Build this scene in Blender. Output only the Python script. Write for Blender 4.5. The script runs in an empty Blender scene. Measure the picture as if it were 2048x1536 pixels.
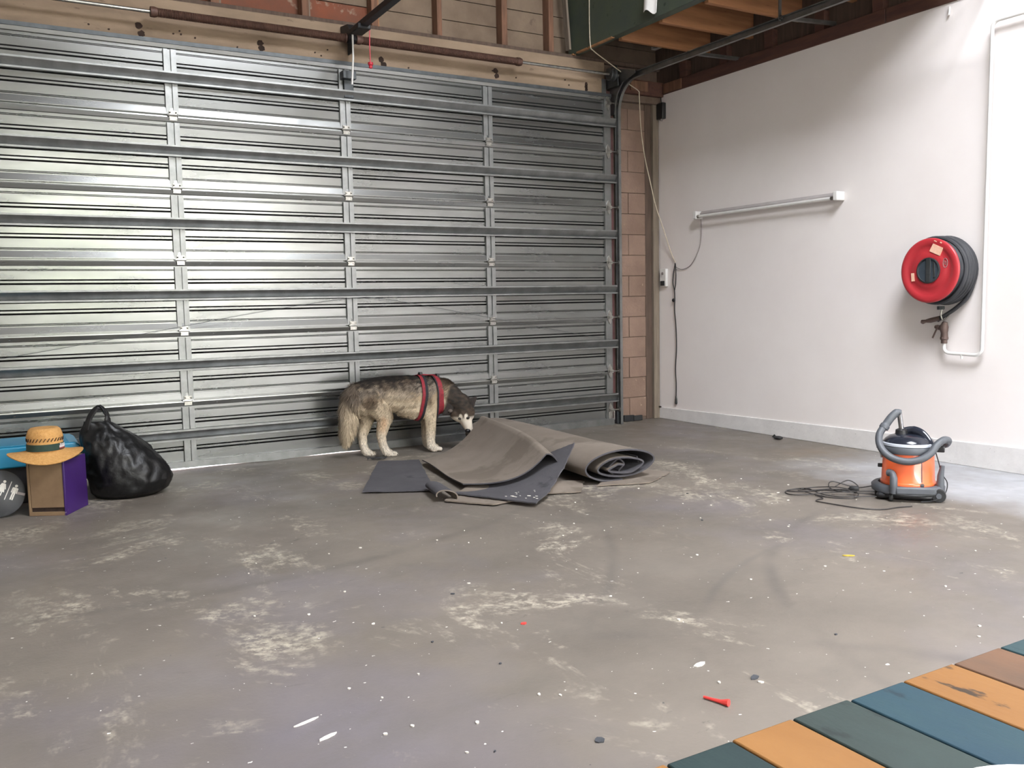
import bpy, bmesh, math, random
import numpy as np
from mathutils import Vector, Matrix, noise as mnoise
from mathutils.bvhtree import BVHTree
random.seed(7)
rng = np.random.default_rng(7)
scene = bpy.context.scene
col = scene.collection
PI = math.pi

# ------------------------------------------------------------------ camera
cam_d = bpy.data.cameras.new('camera'); cam = bpy.data.objects.new('camera', cam_d); col.objects.link(cam)
cr, cu, cf = Vector((.86343667, -.50406341, -.01992978)), Vector((.06293502, .06843773, .99566835)), Vector((.50051603, .86095085, -.09081489))
M = Matrix.Identity(4)
for i in range(3):
    M[i][0], M[i][1], M[i][2] = cr[i], cu[i], -cf[i]
M[0][3], M[1][3], M[2][3] = -5.6199, -6.6994, 1.1545
cam.matrix_world = M
cam_d.sensor_fit = 'HORIZONTAL'; cam_d.sensor_width = 36; cam_d.lens = 36 * 1789.4 / 2048
cam_d.clip_start = .02
scene.camera = cam

# ------------------------------------------------------------------ daylight: overcast sky through the rear opening and the roof light
world = bpy.data.worlds.new('sky'); scene.world = world; world.use_nodes = True
wn = world.node_tree; bgn = wn.nodes['Background']
bgn.inputs[0].default_value = (.94, .97, 1.03, 1); bgn.inputs[1].default_value = 43
def portal(name, loc, rot, sx, sy):
    l = bpy.data.lights.new(name, 'AREA'); l.shape = 'RECTANGLE'; l.size = sx; l.size_y = sy; l.cycles.is_portal = True
    o = bpy.data.objects.new(name, l); col.objects.link(o); o.location = loc; o.rotation_euler = rot
SKY = (-3.8, -1.5, -7.2, -4.6)      # roof light x0 x1 y0 y1
OPN = (-5.4, -.3, 3.9)            # rear opening x0 x1 top
portal('roof_light_portal', ((SKY[0]+SKY[1])/2, (SKY[2]+SKY[3])/2, 5.68), (0, 0, 0), SKY[1]-SKY[0], SKY[3]-SKY[2])
portal('rear_opening_portal', ((OPN[0]+OPN[1])/2, -11.55, OPN[2]/2), (PI/2, 0, 0), OPN[1]-OPN[0], OPN[2])
vs = scene.view_settings
vs.view_transform = 'Standard'; vs.look = 'None'; vs.gamma = 1; vs.use_curve_mapping = False; vs.exposure = 0.0

# ------------------------------------------------------------------ helpers
def lin(h):
    h = h.lstrip('#'); o = []
    for i in (0, 2, 4):
        c = int(h[i:i+2], 16) / 255
        o.append(c/12.92 if c <= .04045 else ((c+.055)/1.055)**2.4)
    return tuple(o)

def mat(name, c1, c2=None, scale=6, rough=.6, metal=0, bump=0, bscale=40, c3=None, s3=30, t3=.62, stretch=(1, 1, 1), rough2=None, coat=0, spec=.5, lo=.35, hi=.65):
    m = bpy.data.materials.new(name); m.use_nodes = True
    nt = m.node_tree; N = nt.nodes; L = nt.links; b = N['Principled BSDF']
    c1 = lin(c1) if isinstance(c1, str) else c1
    b.inputs['Base Color'].default_value = (*c1, 1); b.inputs['Roughness'].default_value = rough; b.inputs['Metallic'].default_value = metal
    b.inputs['Specular IOR Level'].default_value = spec; b.inputs['Coat Weight'].default_value = coat
    tc = N.new('ShaderNodeTexCoord'); mp = N.new('ShaderNodeMapping'); mp.inputs['Scale'].default_value = stretch
    L.new(tc.outputs['Object'], mp.inputs['Vector'])
    def nz(s, d=5):
        n = N.new('ShaderNodeTexNoise'); n.inputs['Scale'].default_value = s; n.inputs['Detail'].default_value = d; n.inputs['Roughness'].default_value = .6
        L.new(mp.outputs[0], n.inputs['Vector']); return n
    def ramp(src, a, c):
        r = N.new('ShaderNodeMapRange'); r.inputs[1].default_value = a; r.inputs[2].default_value = c; L.new(src, r.inputs[0]); return r.outputs[0]
    def mix(f, a, c):
        x = N.new('ShaderNodeMix'); x.data_type = 'RGBA'; L.new(f, x.inputs[0])
        for s, v in ((6, a), (7, c)):
            if isinstance(v, tuple): x.inputs[s].default_value = (*v[:3], 1)
            else: L.new(v, x.inputs[s])
        return x.outputs[2]
    out = c1
    if c2 is not None:
        c2 = lin(c2) if isinstance(c2, str) else c2
        f = ramp(nz(scale).outputs[0], lo, hi); out = mix(f, c1, c2)
        if rough2 is not None:
            r = N.new('ShaderNodeMapRange'); r.inputs[3].default_value = rough; r.inputs[4].default_value = rough2; L.new(f, r.inputs[0]); L.new(r.outputs[0], b.inputs['Roughness'])
    if c3 is not None:
        c3 = lin(c3) if isinstance(c3, str) else c3
        out = mix(ramp(nz(s3).outputs[0], t3, t3+.05), out, c3)
    if not isinstance(out, tuple): L.new(out, b.inputs['Base Color'])
    if bump:
        bn = N.new('ShaderNodeBump'); bn.inputs['Strength'].default_value = bump; bn.inputs['Distance'].default_value = .01
        L.new(nz(bscale).outputs[0], bn.inputs['Height']); L.new(bn.outputs[0], b.inputs['Normal'])
    return m

class MB:
    def __init__(s): s.v = []; s.f = []
    def add(s, vs, fs):
        o = len(s.v); s.v += [tuple(v) for v in vs]; s.f += [tuple(i+o for i in f) for f in fs]; return s
    def box(s, x0, y0, z0, x1, y1, z1):
        return s.add([(x0,y0,z0),(x1,y0,z0),(x1,y1,z0),(x0,y1,z0),(x0,y0,z1),(x1,y0,z1),(x1,y1,z1),(x0,y1,z1)],
                     [(0,3,2,1),(4,5,6,7),(0,1,5,4),(1,2,6,5),(2,3,7,6),(3,0,4,7)])
    def tbox(s, M4, sx, sy, sz):
        vs = [M4 @ Vector((x*sx/2, y*sy/2, z*sz/2)) for x, y, z in ((-1,-1,-1),(1,-1,-1),(1,1,-1),(-1,1,-1),(-1,-1,1),(1,-1,1),(1,1,1),(-1,1,1))]
        return s.add(vs, [(0,3,2,1),(4,5,6,7),(0,1,5,4),(1,2,6,5),(2,3,7,6),(3,0,4,7)])
    def bar(s, a, b, w, h, up=(0,0,1)):
        a, b = Vector(a), Vector(b); d = (b-a); ln = d.length; x = d/ln; y = Vector(up).cross(x).normalized(); z = x.cross(y)
        m4 = Matrix(((x.x,y.x,z.x,(a.x+b.x)/2),(x.y,y.y,z.y,(a.y+b.y)/2),(x.z,y.z,z.z,(a.z+b.z)/2),(0,0,0,1)))
        return s.tbox(m4, ln, w, h)
    def tube(s, pts, r, n=8, caps=True, flat=1.0, closed=False):
        pts = [Vector(p) for p in pts]; k = len(pts); rs = r if isinstance(r, (list, tuple)) else [r]*k
        ref = None; rings = []
        for i, p in enumerate(pts):
            a = pts[i-1] if i or closed else pts[0]; c = pts[(i+1) % k] if i < k-1 or closed else pts[-1]
            t = (c-a); t = t.normalized() if t.length > 1e-9 else Vector((0,0,1))
            if ref is None:
                ref = t.cross(Vector((0,0,1)))
                if ref.length < .05: ref = t.cross(Vector((0,1,0)))
            ref = (ref - t*ref.dot(t)).normalized(); bn = t.cross(ref)
            rings.append([p + ref*math.cos(2*PI*j/n)*rs[i] + bn*math.sin(2*PI*j/n)*rs[i]*flat for j in range(n)])
        vs = [v for rg in rings for v in rg]; fs = []
        for i in range(k if closed else k-1):
            i2 = (i+1) % k
            for j in range(n):
                fs.append((i*n+j, i*n+(j+1) % n, i2*n+(j+1) % n, i2*n+j))
        if caps and not closed: fs += [tuple(range(n))[::-1], tuple((k-1)*n+j for j in range(n))]
        return s.add(vs, fs)
    def lathe(s, prof, n=32, c=(0,0,0), axis='z', sx=1, sy=1):
        vs = []; fs = []
        for r, z in prof:
            for j in range(n):
                a = 2*PI*j/n; p = (r*math.cos(a)*sx, r*math.sin(a)*sy, z)
                if axis == 'x': p = (p[2], p[0], p[1])
                elif axis == 'y': p = (p[1], p[2], p[0])
                vs.append((c[0]+p[0], c[1]+p[1], c[2]+p[2]))
        k = len(prof)
        for i in range(k-1):
            for j in range(n): fs.append((i*n+j, i*n+(j+1) % n, (i+1)*n+(j+1) % n, (i+1)*n+j))
        fs += [tuple(range(n))[::-1], tuple((k-1)*n+j for j in range(n))]
        return s.add(vs, fs)
    def ell(s, c, rx, ry, rz, n=16, m=10):
        return s.lathe([(max(1e-4, math.sin(PI*i/m)), -math.cos(PI*i/m)) for i in range(m+1)], n) if False else s._ell(c, rx, ry, rz, n, m)
    def _ell(s, c, rx, ry, rz, n, m):
        vs = []; fs = []
        for i in range(m+1):
            a = PI*i/m
            for j in range(n):
                b = 2*PI*j/n; vs.append((c[0]+rx*max(1e-3, math.sin(a))*math.cos(b), c[1]+ry*max(1e-3, math.sin(a))*math.sin(b), c[2]-rz*math.cos(a)))
        for i in range(m):
            for j in range(n): fs.append((i*n+j, i*n+(j+1) % n, (i+1)*n+(j+1) % n, (i+1)*n+j))
        return s.add(vs, fs)
    def prism(s, poly, fn, d0, d1):       # poly: 2D points; fn(u, v, d) -> 3D
        k = len(poly); vs = [fn(u, v, d0) for u, v in poly] + [fn(u, v, d1) for u, v in poly]
        fs = [tuple(range(k))[::-1], tuple(range(k, 2*k))] + [(i, (i+1) % k, k+(i+1) % k, k+i) for i in range(k)]
        return s.add(vs, fs)
    def sheet(s, fn, nu, nv, th):         # thick sheet: fn(u, v) -> Vector (top side), thickened along its normal
        P = [[Vector(fn(i/nu, j/nv)) for j in range(nv+1)] for i in range(nu+1)]
        vs = []
        for side in (0, 1):
            for i in range(nu+1):
                for j in range(nv+1):
                    du = P[min(i+1, nu)][j]-P[max(i-1, 0)][j]; dv = P[i][min(j+1, nv)]-P[i][max(j-1, 0)]
                    nn = du.cross(dv); nn = nn.normalized() if nn.length > 1e-12 else Vector((0,0,1))
                    vs.append(P[i][j] - nn*th*side)
        w = nv+1; o = (nu+1)*w; fs = []
        for i in range(nu):
            for j in range(nv):
                a, b, c, d = i*w+j, (i+1)*w+j, (i+1)*w+j+1, i*w+j+1
                fs += [(a, b, c, d), (o+a, o+d, o+c, o+b)]
        for i in range(nu):
            a, b = i*w, (i+1)*w; fs.append((a, o+a, o+b, b)); a, b = i*w+nv, (i+1)*w+nv; fs.append((a, b, o+b, o+a))
        for j in range(nv):
            a, b = j, j+1; fs.append((a, b, o+b, o+a)); a, b = nu*w+j, nu*w+j+1; fs.append((a, o+a, o+b, b))
        return s.add(vs, fs)
    def build(s, name, m, parent=None, smooth=True, bevel=0, angle=40, label=None):
        me = bpy.data.meshes.new(name); me.from_pydata(s.v, [], s.f); me.update()
        bm = bmesh.new(); bm.from_mesh(me); bmesh.ops.recalc_face_normals(bm, faces=bm.faces); bm.to_mesh(me); bm.free()
        if smooth: me.shade_smooth(); me.set_sharp_from_angle(angle=math.radians(angle))
        if m: me.materials.append(m)
        o = bpy.data.objects.new(name, me); col.objects.link(o)
        if parent: o.parent = parent
        if label: o['label'] = label
        if bevel:
            b = o.modifiers.new('bevel', 'BEVEL'); b.width = bevel; b.segments = 2; b.limit_method = 'ANGLE'
        return o

def tag(o, label, cat, group=None):
    o['label'] = label; o['category'] = cat
    if group: o['group'] = group
    return o
def empty(name, loc=(0,0,0), rz=0):
    o = bpy.data.objects.new(name, None); col.objects.link(o); o.location = loc; o.rotation_euler = (0, 0, rz); o.empty_display_size = .1
    return o
def thing(name, label, cat, loc=(0,0,0), rz=0, group=None): return tag(empty(name, loc, rz), label, cat, group)
def struct(o): o['kind'] = 'structure'; return o
def dup(o, parent, loc=(0,0,0)):
    c = o.copy(); col.objects.link(c); c.parent = parent; c.location = loc; return c
def smoothpath(pts, n=8):
    P = [Vector(p) for p in pts]; out = []
    for i in range(len(P)-1):
        a, b, c, d = P[max(i-1,0)], P[i], P[i+1], P[min(i+2, len(P)-1)]
        for k in range(n):
            t = k/n; out.append(.5*((2*b)+(c-a)*t+(2*a-5*b+4*c-d)*t*t+(-a+3*b-3*c+d)*t**3))
    out.append(P[-1]); return out

# ------------------------------------------------------------------ materials
def floor_material():
    m = mat('concrete_floor', '#645d55', '#716960', 1.3, rough=.55, bump=.12, bscale=60)
    nt = m.node_tree; N = nt.nodes; L = nt.links; b = N['Principled BSDF']
    base = b.inputs['Base Color'].links[0].from_socket
    tc = N.new('ShaderNodeTexCoord')
    def nz(s, d=6, r=.62, sc=(1,1,1), dist=0):
        mp = N.new('ShaderNodeMapping'); mp.inputs['Scale'].default_value = sc; L.new(tc.outputs['Object'], mp.inputs[0])
        n = N.new('ShaderNodeTexNoise'); n.inputs['Scale'].default_value = s; n.inputs['Detail'].default_value = d; n.inputs['Roughness'].default_value = r; n.inputs['Distortion'].default_value = dist
        L.new(mp.outputs[0], n.inputs[0]); return n.outputs[0]
    def rg(src, a, c, o=1):
        r = N.new('ShaderNodeMapRange'); r.inputs[1].default_value = a; r.inputs[2].default_value = c; r.inputs[4].default_value = o; L.new(src, r.inputs[0]); return r.outputs[0]
    def mul(a, c):
        x = N.new('ShaderNodeMath'); x.operation = 'MULTIPLY'; L.new(a, x.inputs[0]); L.new(c, x.inputs[1]); return x.outputs[0]
    def mix(f, a, c):
        x = N.new('ShaderNodeMix'); x.data_type = 'RGBA'; L.new(f, x.inputs[0]); L.new(a, x.inputs[6]); x.inputs[7].default_value = (*lin(c), 1); return x.outputs[2]
    cur = mix(rg(nz(.55, 4), .5, .7, .6), base, '#6c6770')            # violet grey paint remains
    cur = mix(rg(nz(.9, 6, .7, (1,1.6,1), .6), .52, .7, .55), cur, '#5f5a53')
    cur = mix(mul(rg(nz(1.1, 6, .75, (1.4,1,1), .8), .54, .66), rg(nz(22, 3, .7), .42, .6)), cur, '#a79f8f')   # scuffed cement
    cur = mix(rg(nz(3.2, 7, .75, (1,2.4,1), 1.5), .64, .72, .7), cur, '#4a4642')   # dark scuffs
    cur = mix(rg(nz(38, 2, .5), .735, .75), cur, '#dcd8cf')          # tiny paint specks
    cur = mix(rg(nz(27, 2, .5), .24, .225), cur, '#4a4745')
    # brown stain beside the white wall and paler blue-grey strip towards it
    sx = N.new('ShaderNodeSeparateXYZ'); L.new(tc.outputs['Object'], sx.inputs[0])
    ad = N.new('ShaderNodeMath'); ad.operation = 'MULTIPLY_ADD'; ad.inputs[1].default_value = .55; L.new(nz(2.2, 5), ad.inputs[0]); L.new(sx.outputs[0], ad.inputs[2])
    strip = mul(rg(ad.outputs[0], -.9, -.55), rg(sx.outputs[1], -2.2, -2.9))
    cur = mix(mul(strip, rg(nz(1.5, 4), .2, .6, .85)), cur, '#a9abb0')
    vd = N.new('ShaderNodeVectorMath'); vd.operation = 'DISTANCE'; vd.inputs[1].default_value = (-.42, -2.2, 0); L.new(tc.outputs['Object'], vd.inputs[0])
    cur = mix(mul(rg(vd.outputs[1], .45, .1, .7), rg(nz(5), .35, .6)), cur, '#77695a')
    # drag and tyre arcs
    for cx, cy, R, w, c in ((-1.2, -5.6, 2.25, .035, '#4d4946'), (-6.4, -1.2, 3.9, .03, '#514d49'), (-4.9, -6.2, 2.2, .05, '#4f4a48'), (-1.9, -6.0, 2.3, .02, '#55514d'), (-5.0, 0.6, 3.6, .04, '#524d48')):
        d = N.new('ShaderNodeVectorMath'); d.operation = 'DISTANCE'; d.inputs[1].default_value = (cx, cy, 0); L.new(tc.outputs['Object'], d.inputs[0])
        s1 = N.new('ShaderNodeMath'); s1.operation = 'SUBTRACT'; s1.inputs[1].default_value = R; L.new(d.outputs[1], s1.inputs[0])
        s2 = N.new('ShaderNodeMath'); s2.operation = 'ABSOLUTE'; L.new(s1.outputs[0], s2.inputs[0])
        cur = mix(mul(rg(s2.outputs[0], w*1.3, w*.2, .42), rg(nz(.8, 5, .6), .48, .62)), cur, c)
    L.new(cur, b.inputs['Base Color'])
    L.new(rg(nz(1.7, 4), .35, .7), N.new('ShaderNodeMath').inputs[0])
    r = N.new('ShaderNodeMapRange'); r.inputs[1].default_value = .35; r.inputs[2].default_value = .65; r.inputs[3].default_value = .42; r.inputs[4].default_value = .65
    L.new(nz(1.7, 4), r.inputs[0]); L.new(r.outputs[0], b.inputs['Roughness'])
    return m

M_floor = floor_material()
M_white = mat('white_wall_paint', '#ece6e3', '#e7e0dd', 1.2, rough=.6, bump=.03, bscale=25)
M_plinth = mat('white_plinth_paint', '#dcd9d7', '#cfccca', 5, rough=.6, bump=.3, bscale=30, c3='#a8a29c', s3=45, t3=.68)
M_galv = mat('galvanised_steel', '#868785', '#787977', 3, rough=.21, metal=.82, stretch=(.6,3,3), rough2=.28)
M_galvd = mat('galvanised_channel', '#8b8c8b', '#7a7b7a', 9, rough=.4, metal=.9, c3='#6a6864', s3=60, t3=.66)
M_zinc = mat('bright_zinc', '#aeaca6', '#918f89', 30, rough=.3, metal=.9)
M_dsteel = mat('dull_steel', '#55585a', '#45484a', 12, rough=.5, metal=.7)
M_rubber = mat('black_rubber', '#1d1d1e', '#262626', 20, rough=.7)
M_lintel = mat('tan_concrete', '#927e69', '#786653', 2.2, rough=.85, bump=.25, bscale=18, c3='#6d5b4a', s3=14, t3=.66, stretch=(.7,1,1.6))
M_hole = mat('rust_hole', '#241811', '#32221a', 30, rough=.95)
M_block = mat('pinkish_block', '#846d5f', '#786255', 5, rough=.92, bump=.4, bscale=50, c3='#776356', s3=22, t3=.64)
M_block2 = mat('brown_block', '#7f695b', '#735d50', 4, rough=.92, bump=.4, bscale=50, c3='#9a8574', s3=25, t3=.66)
M_mortar = mat('mortar', '#6a5a4f', '#5f5046', 12, rough=.95, bump=.4, bscale=60)
M_darkwood = mat('dark_timber', '#5a4a3f', '#4a3b32', 6, rough=.85, stretch=(6,6,.6))
M_palewood = mat('grey_timber', '#7f7365', '#6d6255', 7, rough=.85, stretch=(6,6,.5), bump=.2)
M_stud = mat('brown_stud', '#7d5a46', '#5f4535', 5, rough=.85, stretch=(6,6,.8))
M_clad = mat('back_of_cladding', '#7d6c5b', '#69594a', 3, rough=.9, bump=.2, c3='#66574a', s3=7, t3=.63)
M_cladred = mat('red_primed_board', '#7d4731', '#664536', 3, rough=.9, bump=.2, c3='#8a7564', s3=5, t3=.6)
M_redprimer = mat('red_oxide_jamb', '#5c3a38', '#4a2f2d', 8, rough=.8)
M_green = mat('green_beam_paint', '#475040', '#3e4741', 3, rough=.6, c3='#283028', s3=9, t3=.62)
M_rawedge = mat('raw_timber_edge', '#a8794f', '#8a6242', 12, rough=.8)
M_joist = mat('joist_timber', '#ab7850', '#8c6040', 3, rough=.8, stretch=(.5,6,6), c3='#5a3c29', s3=9, t3=.66)
M_plate = mat('stained_wall_plate', '#5a3c31', '#4a3029', 4, rough=.85, stretch=(6,.8,6))
M_roof = mat('roof_lining', '#8d867e', '#7d766f', 3, rough=.9)
M_plain = mat('rendered_wall', '#c9c4bf', '#bdb8b2', 2, rough=.9)
M_spring = mat('oxide_spring_steel', '#5c4136', '#4a342b', 25, rough=.55, metal=.3)
M_opener = mat('black_opener_steel', '#2c2c2e', '#222224', 20, rough=.5, metal=.4)
M_redplastic = mat('red_plastic', '#c2283a', '#a81f30', 20, rough=.45)
M_whiteplastic = mat('white_plastic', '#e4e2df', '#d8d6d2', 10, rough=.4)
M_cream = mat('cream_cable', '#c9bda8', '#b5a993', 30, rough=.6)
M_blackplastic = mat('black_plastic', '#1b1b1d', '#252527', 20, rough=.4)
M_greycable = mat('grey_cable', '#8e8583', '#7d7573', 30, rough=.6)

# ------------------------------------------------------------------ the shell
XL, YR, ZT = -8.0, -11.5, 5.6
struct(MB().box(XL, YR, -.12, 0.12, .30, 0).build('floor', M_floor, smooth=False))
g = MB().box(-30, -34, -.3, 24, YR, -.02); g.box(-30, .30, -.3, 24, 24, -.015)
struct(g.build('ground', mat('outside_paving', '#4c4946', '#44413e', 2, rough=.9), smooth=False))
fo = struct(empty('outside_blocks_and_trees'))                          # unseen pale block added to tone down sky reflected in the door, plus trees
fm_ = mat('sky_blocker_pale', '#d3cfc8', '#c8c4bc', .6, rough=.9)
MB().box(-24, -24, -.02, 16, -20, 6.6).build('sky_blocker', fm_, fo, smooth=False)
MB().box(-24, 9, -.015, 16, 12, 6.6).build('sky_blocker', mat('sky_blocker_brown', '#7d7067', '#6f635b', .8, rough=.9), fo, smooth=False)  # unseen block added outside the garage door to cut low sky spill under it
rt = random.Random(3)
for tx in (-9.5, -3.4, 2.6, 7.5):
    hd = MB()
    for j in range(46): hd.ell((tx+rt.uniform(-1.0, 1.0), -18.6+rt.uniform(-.6, .6), 1.9+rt.uniform(-.5, 1.9)), rt.uniform(.35, .6), .5, .42, 8, 6)
    hd.tube([(tx, -18.6, -.02), (tx+.1, -18.6, 1.2), (tx, -18.6, 2.4)], [.12, .09, .06], 8)
    hd.build('tree', mat('outside_foliage', '#7d8762', '#69744e', 2, rough=.9), fo)
wr = struct(empty('wall_right'))
MB().box(0, YR, 0, .12, .30, 3.07).build('lining', M_white, wr, smooth=False)
MB().box(.01, YR, 3.53, .12, .30, ZT).build('upper_wall', M_plain, wr, smooth=False)
for k in range(4):                                             # stained timber plate in lengths
    y1 = .14-k*2.55
    MB().box(-.012, max(YR, y1-2.54), 3.07, .12, y1, 3.17).build('wall_plate', M_plate, wr, bevel=.004)
for k in range(19):                                            # packers and dark blocking above the plate
    y = -.25-k*.52
    MB().box(.0, y-.045, 3.17, .11, y+.045, 3.32).build('blocking', M_plate, wr, bevel=.003)
MB().box(.06, YR, 3.17, .12, .30, 3.53).build('backing_board', M_darkwood, wr, smooth=False)
b = MB()
b.add([(-.012, .13, 0), (-.012, YR, 0), (.01, YR, 0), (.01, .13, 0), (-.012, .13, .108), (-.012, YR, .30), (.01, YR, .30), (.01, .13, .108)],
      [(0,3,2,1),(4,5,6,7),(0,1,5,4),(1,2,6,5),(2,3,7,6),(3,0,4,7)])
struct(b.build('baseboard_right', M_plinth, smooth=False, bevel=.004))
struct(MB().box(XL-.15, YR, 0, XL, .30, ZT).build('wall_left', M_plain, smooth=False))
rear = MB(); rear.box(XL, YR-.2, 0, OPN[0], YR, ZT); rear.box(OPN[1], YR-.2, 0, .12, YR, ZT); rear.box(OPN[0], YR-.2, OPN[2], OPN[1], YR, ZT)
struct(rear.build('wall_rear', M_plain, smooth=False))
ce = struct(empty('ceiling'))
r = MB(); r.box(XL-.15, YR-.2, ZT, SKY[0], .30, ZT+.1); r.box(SKY[1], YR-.2, ZT, .12, .30, ZT+.1); r.box(SKY[0], YR-.2, ZT, SKY[1], SKY[2], ZT+.1); r.box(SKY[0], SKY[3], ZT, SKY[1], .30, ZT+.1)
r.build('roof_lining', M_roof, ce, smooth=False)
YM = -3.35                                                      # the low timber ceiling over the right strip stops here
MB().box(-1.0, YM, 3.335, -.92, .13, 3.86).build('beam', M_green, ce, smooth=False, bevel=.004, label='dark green painted beam')
for y0, y1 in ((.12, .05), (-.0, -.16), (-.18, -.52)):
    MB().box(-1.003, y1, 3.328, -.975, y0, 3.340).build('raw_edge', M_rawedge, ce, smooth=False, label='bare splintered lower edge of the green beam')
jm = None
for k in range(6):
    y = -.527-k*.52
    if jm is None:
        jm = MB().box(-.92, -.0225, 3.315, .06, .0225, 3.53).build('joist', M_joist, ce, bevel=.003); jm.location = (0, y, 0)
    else: dup(jm, ce, (0, y, 0))
MB().box(-1.0, YM, 3.86, .01, .13, 3.90).build('deck_edge', M_darkwood, ce, smooth=False)
for k in range(6):
    MB().box(-.92+k*.157, YM, 3.53, -.92+k*.157+.153, .13, 3.555).build('deck_board', M_darkwood, ce, smooth=False)

# ------------------------------------------------------------------ back wall: lintel, studs, cladding, block pier
wb = struct(empty('wall_back'))
MB().box(XL, .045, 0, -6.95, .30, 3.0).build('pier', M_plain, wb, smooth=False)
li = MB().box(XL, .045, 2.985, -.665, .28, 3.30).build('lintel', M_lintel, wb, bevel=.006, label='stained tan concrete lintel')
def blot(x, z, rx, rz, seed):
    rr = random.Random(seed); n = 12; poly = [(x+rx*math.cos(2*PI*i/n)*rr.uniform(.75, 1.15), z+rz*math.sin(2*PI*i/n)*rr.uniform(.75, 1.15)) for i in range(n)]
    MB().prism(poly, lambda u, v, d: (u, d, v), .040, .05).build('bolt_hole', M_hole, li, smooth=False)
for i, (x, z) in enumerate(((-4.605, 3.098), (-4.59, 3.045), (-3.775, 3.083), (-3.765, 3.047), (-2.83, 3.075), (-2.81, 3.035), (-1.80, 3.10), (-1.79, 3.06))):
    blot(x, z, .024, .022, i)
for i, z in enumerate((3.085, 3.06, 3.04)): blot(-.87, z, .016, .02, 40+i)
for i in range(16): blot(random.Random(i).uniform(-5.4, -.9), random.Random(i+50).uniform(3.03, 3.1), .007, .006, 60+i)
MB().box(-.70, .038, 2.99, -.655, .05, 3.15).build('end_plate', M_galvd, wb, smooth=False)
MB().box(XL, .07, 3.30, .0, .25, 3.335).build('bottom_plate', M_darkwood, wb, bevel=.004)
for x0, x1, pale in ((-6.1, -6.04, 0), (-5.45, -5.39, 0), (-4.78, -4.72, 0), (-4.1, -4.04, 0), (-3.43, -3.375, 0), (-2.87, -2.815, 1), (-2.30, -2.255, 0), (-1.69, -1.635, 1), (-1.215, -1.165, 0)):
    MB().box(x0, .11, 3.335, x1, .21, ZT).build('stud', M_stud, wb, bevel=.003)
    MB().box(x1, .15, 3.335, x1+.022, .21, ZT).build('packer', M_palewood if not pale else M_joist, wb, smooth=False)
lp = MB().bar((-1.03, .08, 3.37), (-1.12, .06, 4.3), .06, .02, (1, 0, 0)); lp.build('leaning_board', M_palewood, wb, smooth=False)
random.seed(11)
for k in range(13):
    z = 3.335+k*.175
    cuts = [XL, -4.75, -3.40, -2.85, -1.66, 0.1]
    for i in range(5):
        red = (i == 1 and k < 3) or (i == 2 and k < 1)
        MB().box(cuts[i]+.003, .205+random.uniform(0, .006), z+.004, cuts[i+1]-.003, .24, z+.172).build('cladding_board', M_cladred if red else M_clad, wb, smooth=False)
MB().box(XL, .24, 3.0, .12, .30, ZT).build('sarking', M_darkwood, wb, smooth=False)
# block pier
MB().box(-.665, .12, 0, .0, .30, 3.30).build('mortar_core', M_mortar, wb, smooth=False)
random.seed(5)
nC = 15; ch = 3.0/nC
for k in range(nC):
    z0, z1 = .03+k*.1935, .03+k*.1935+.189
    if k % 2 == 1: segs = [(-.585, -.158)]
    else: segs = [(-.585, -.360), (-.356, -.158)]
    for x0, x1 in segs:
        MB().box(x0, .108+random.uniform(0, .006), z0, x1, .13, z1).build('concrete_block', random.choice((M_block, M_block, M_block2)), wb, bevel=.003)
MB().box(-.155, .112, 0, -.078, .14, 3.02).build('timber_cover', M_darkwood, wb, bevel=.003)
MB().box(-.078, .085, 0, -.008, .14, 3.0).build('corner_post', M_palewood, wb, bevel=.004)
MB().box(-.50, .06, 2.985, -.0, .14, 3.05).build('bearing_pad', M_mortar, wb, bevel=.006)
MB().box(-.47, .02, 3.05, -.0, .14, 3.18).build('plate_end', M_plate, wb, bevel=.004)
MB().box(-.40, .0, 3.075, -.20, .02, 3.165).build('packing_block', M_stud, wb, bevel=.003)
MB().box(-.022, -.25, 3.075, -.012, .0, 3.165).build('packing_block', M_stud, wb, bevel=.003)
MB().box(-.665, .047, 0, -.575, .13, 3.05).build('jamb', M_redprimer, wb, smooth=False)
MB().box(-.575, .06, 0, -.525, .105, 3.0).build('jamb_angle', M_palewood, wb, smooth=False)

# ------------------------------------------------------------------ sectional garage door
d1 = struct(empty('door_1')); d1['label'] = 'wide galvanised sectional garage door seen from inside'
SX = [-5.68, -4.42, -3.1555, -1.9055]; DL, DR = -6.93, -.632; PY = .022
def groove(t, w): return [(t, 0), (t+w*.62, -2.2*w), (t+w, 0)]
prof = [(0, -.004), (.004, -.004), (.005, .022), (.012, .023), (.040, .014), (.043, 0)] + groove(.063, .005) + groove(.071, .005) + groove(.132, .010) + groove(.155, .013) + groove(.281, .009) \
    + groove(.329, .010) + groove(.352, .013) + groove(.424, .005) + groove(.432, .005) + [(.446, 0), (.4465, .012), (.488, .021), (.494, .021), (.4955, -.004), (.5, -.004)]
def section(name, x0, x1, prof, ztop, m, parent, thick=.032):
    n = len(prof); vs = []
    for x in (x0, x1):
        vs += [(x, PY-d, ztop-t) for t, d in prof]; vs += [(x, PY+thick, ztop-t) for t, d in prof]
    fs = []
    for i in range(n-1):
        fs += [(i, i+1, 2*n+i+1, 2*n+i), (n+i, 3*n+i, 3*n+i+1, n+i+1), (i, n+i, n+i+1, i+1), (2*n+i, 2*n+i+1, 3*n+i+1, 3*n+i)]
    fs += [(0, 2*n, 3*n, n), (n-1, 2*n-1, 4*n-1, 3*n-1)]
    return MB().add(vs, fs).build(name, m, parent, smooth=False)
psrc = None
for k in range(6):
    if psrc is None: psrc = section('panel', DL, DR, prof, .5, M_galv, d1); psrc.location = (0, 0, 2.5)
    elif k < 5: dup(psrc, d1, (0, 0, 2.5-.5*k))
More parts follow.
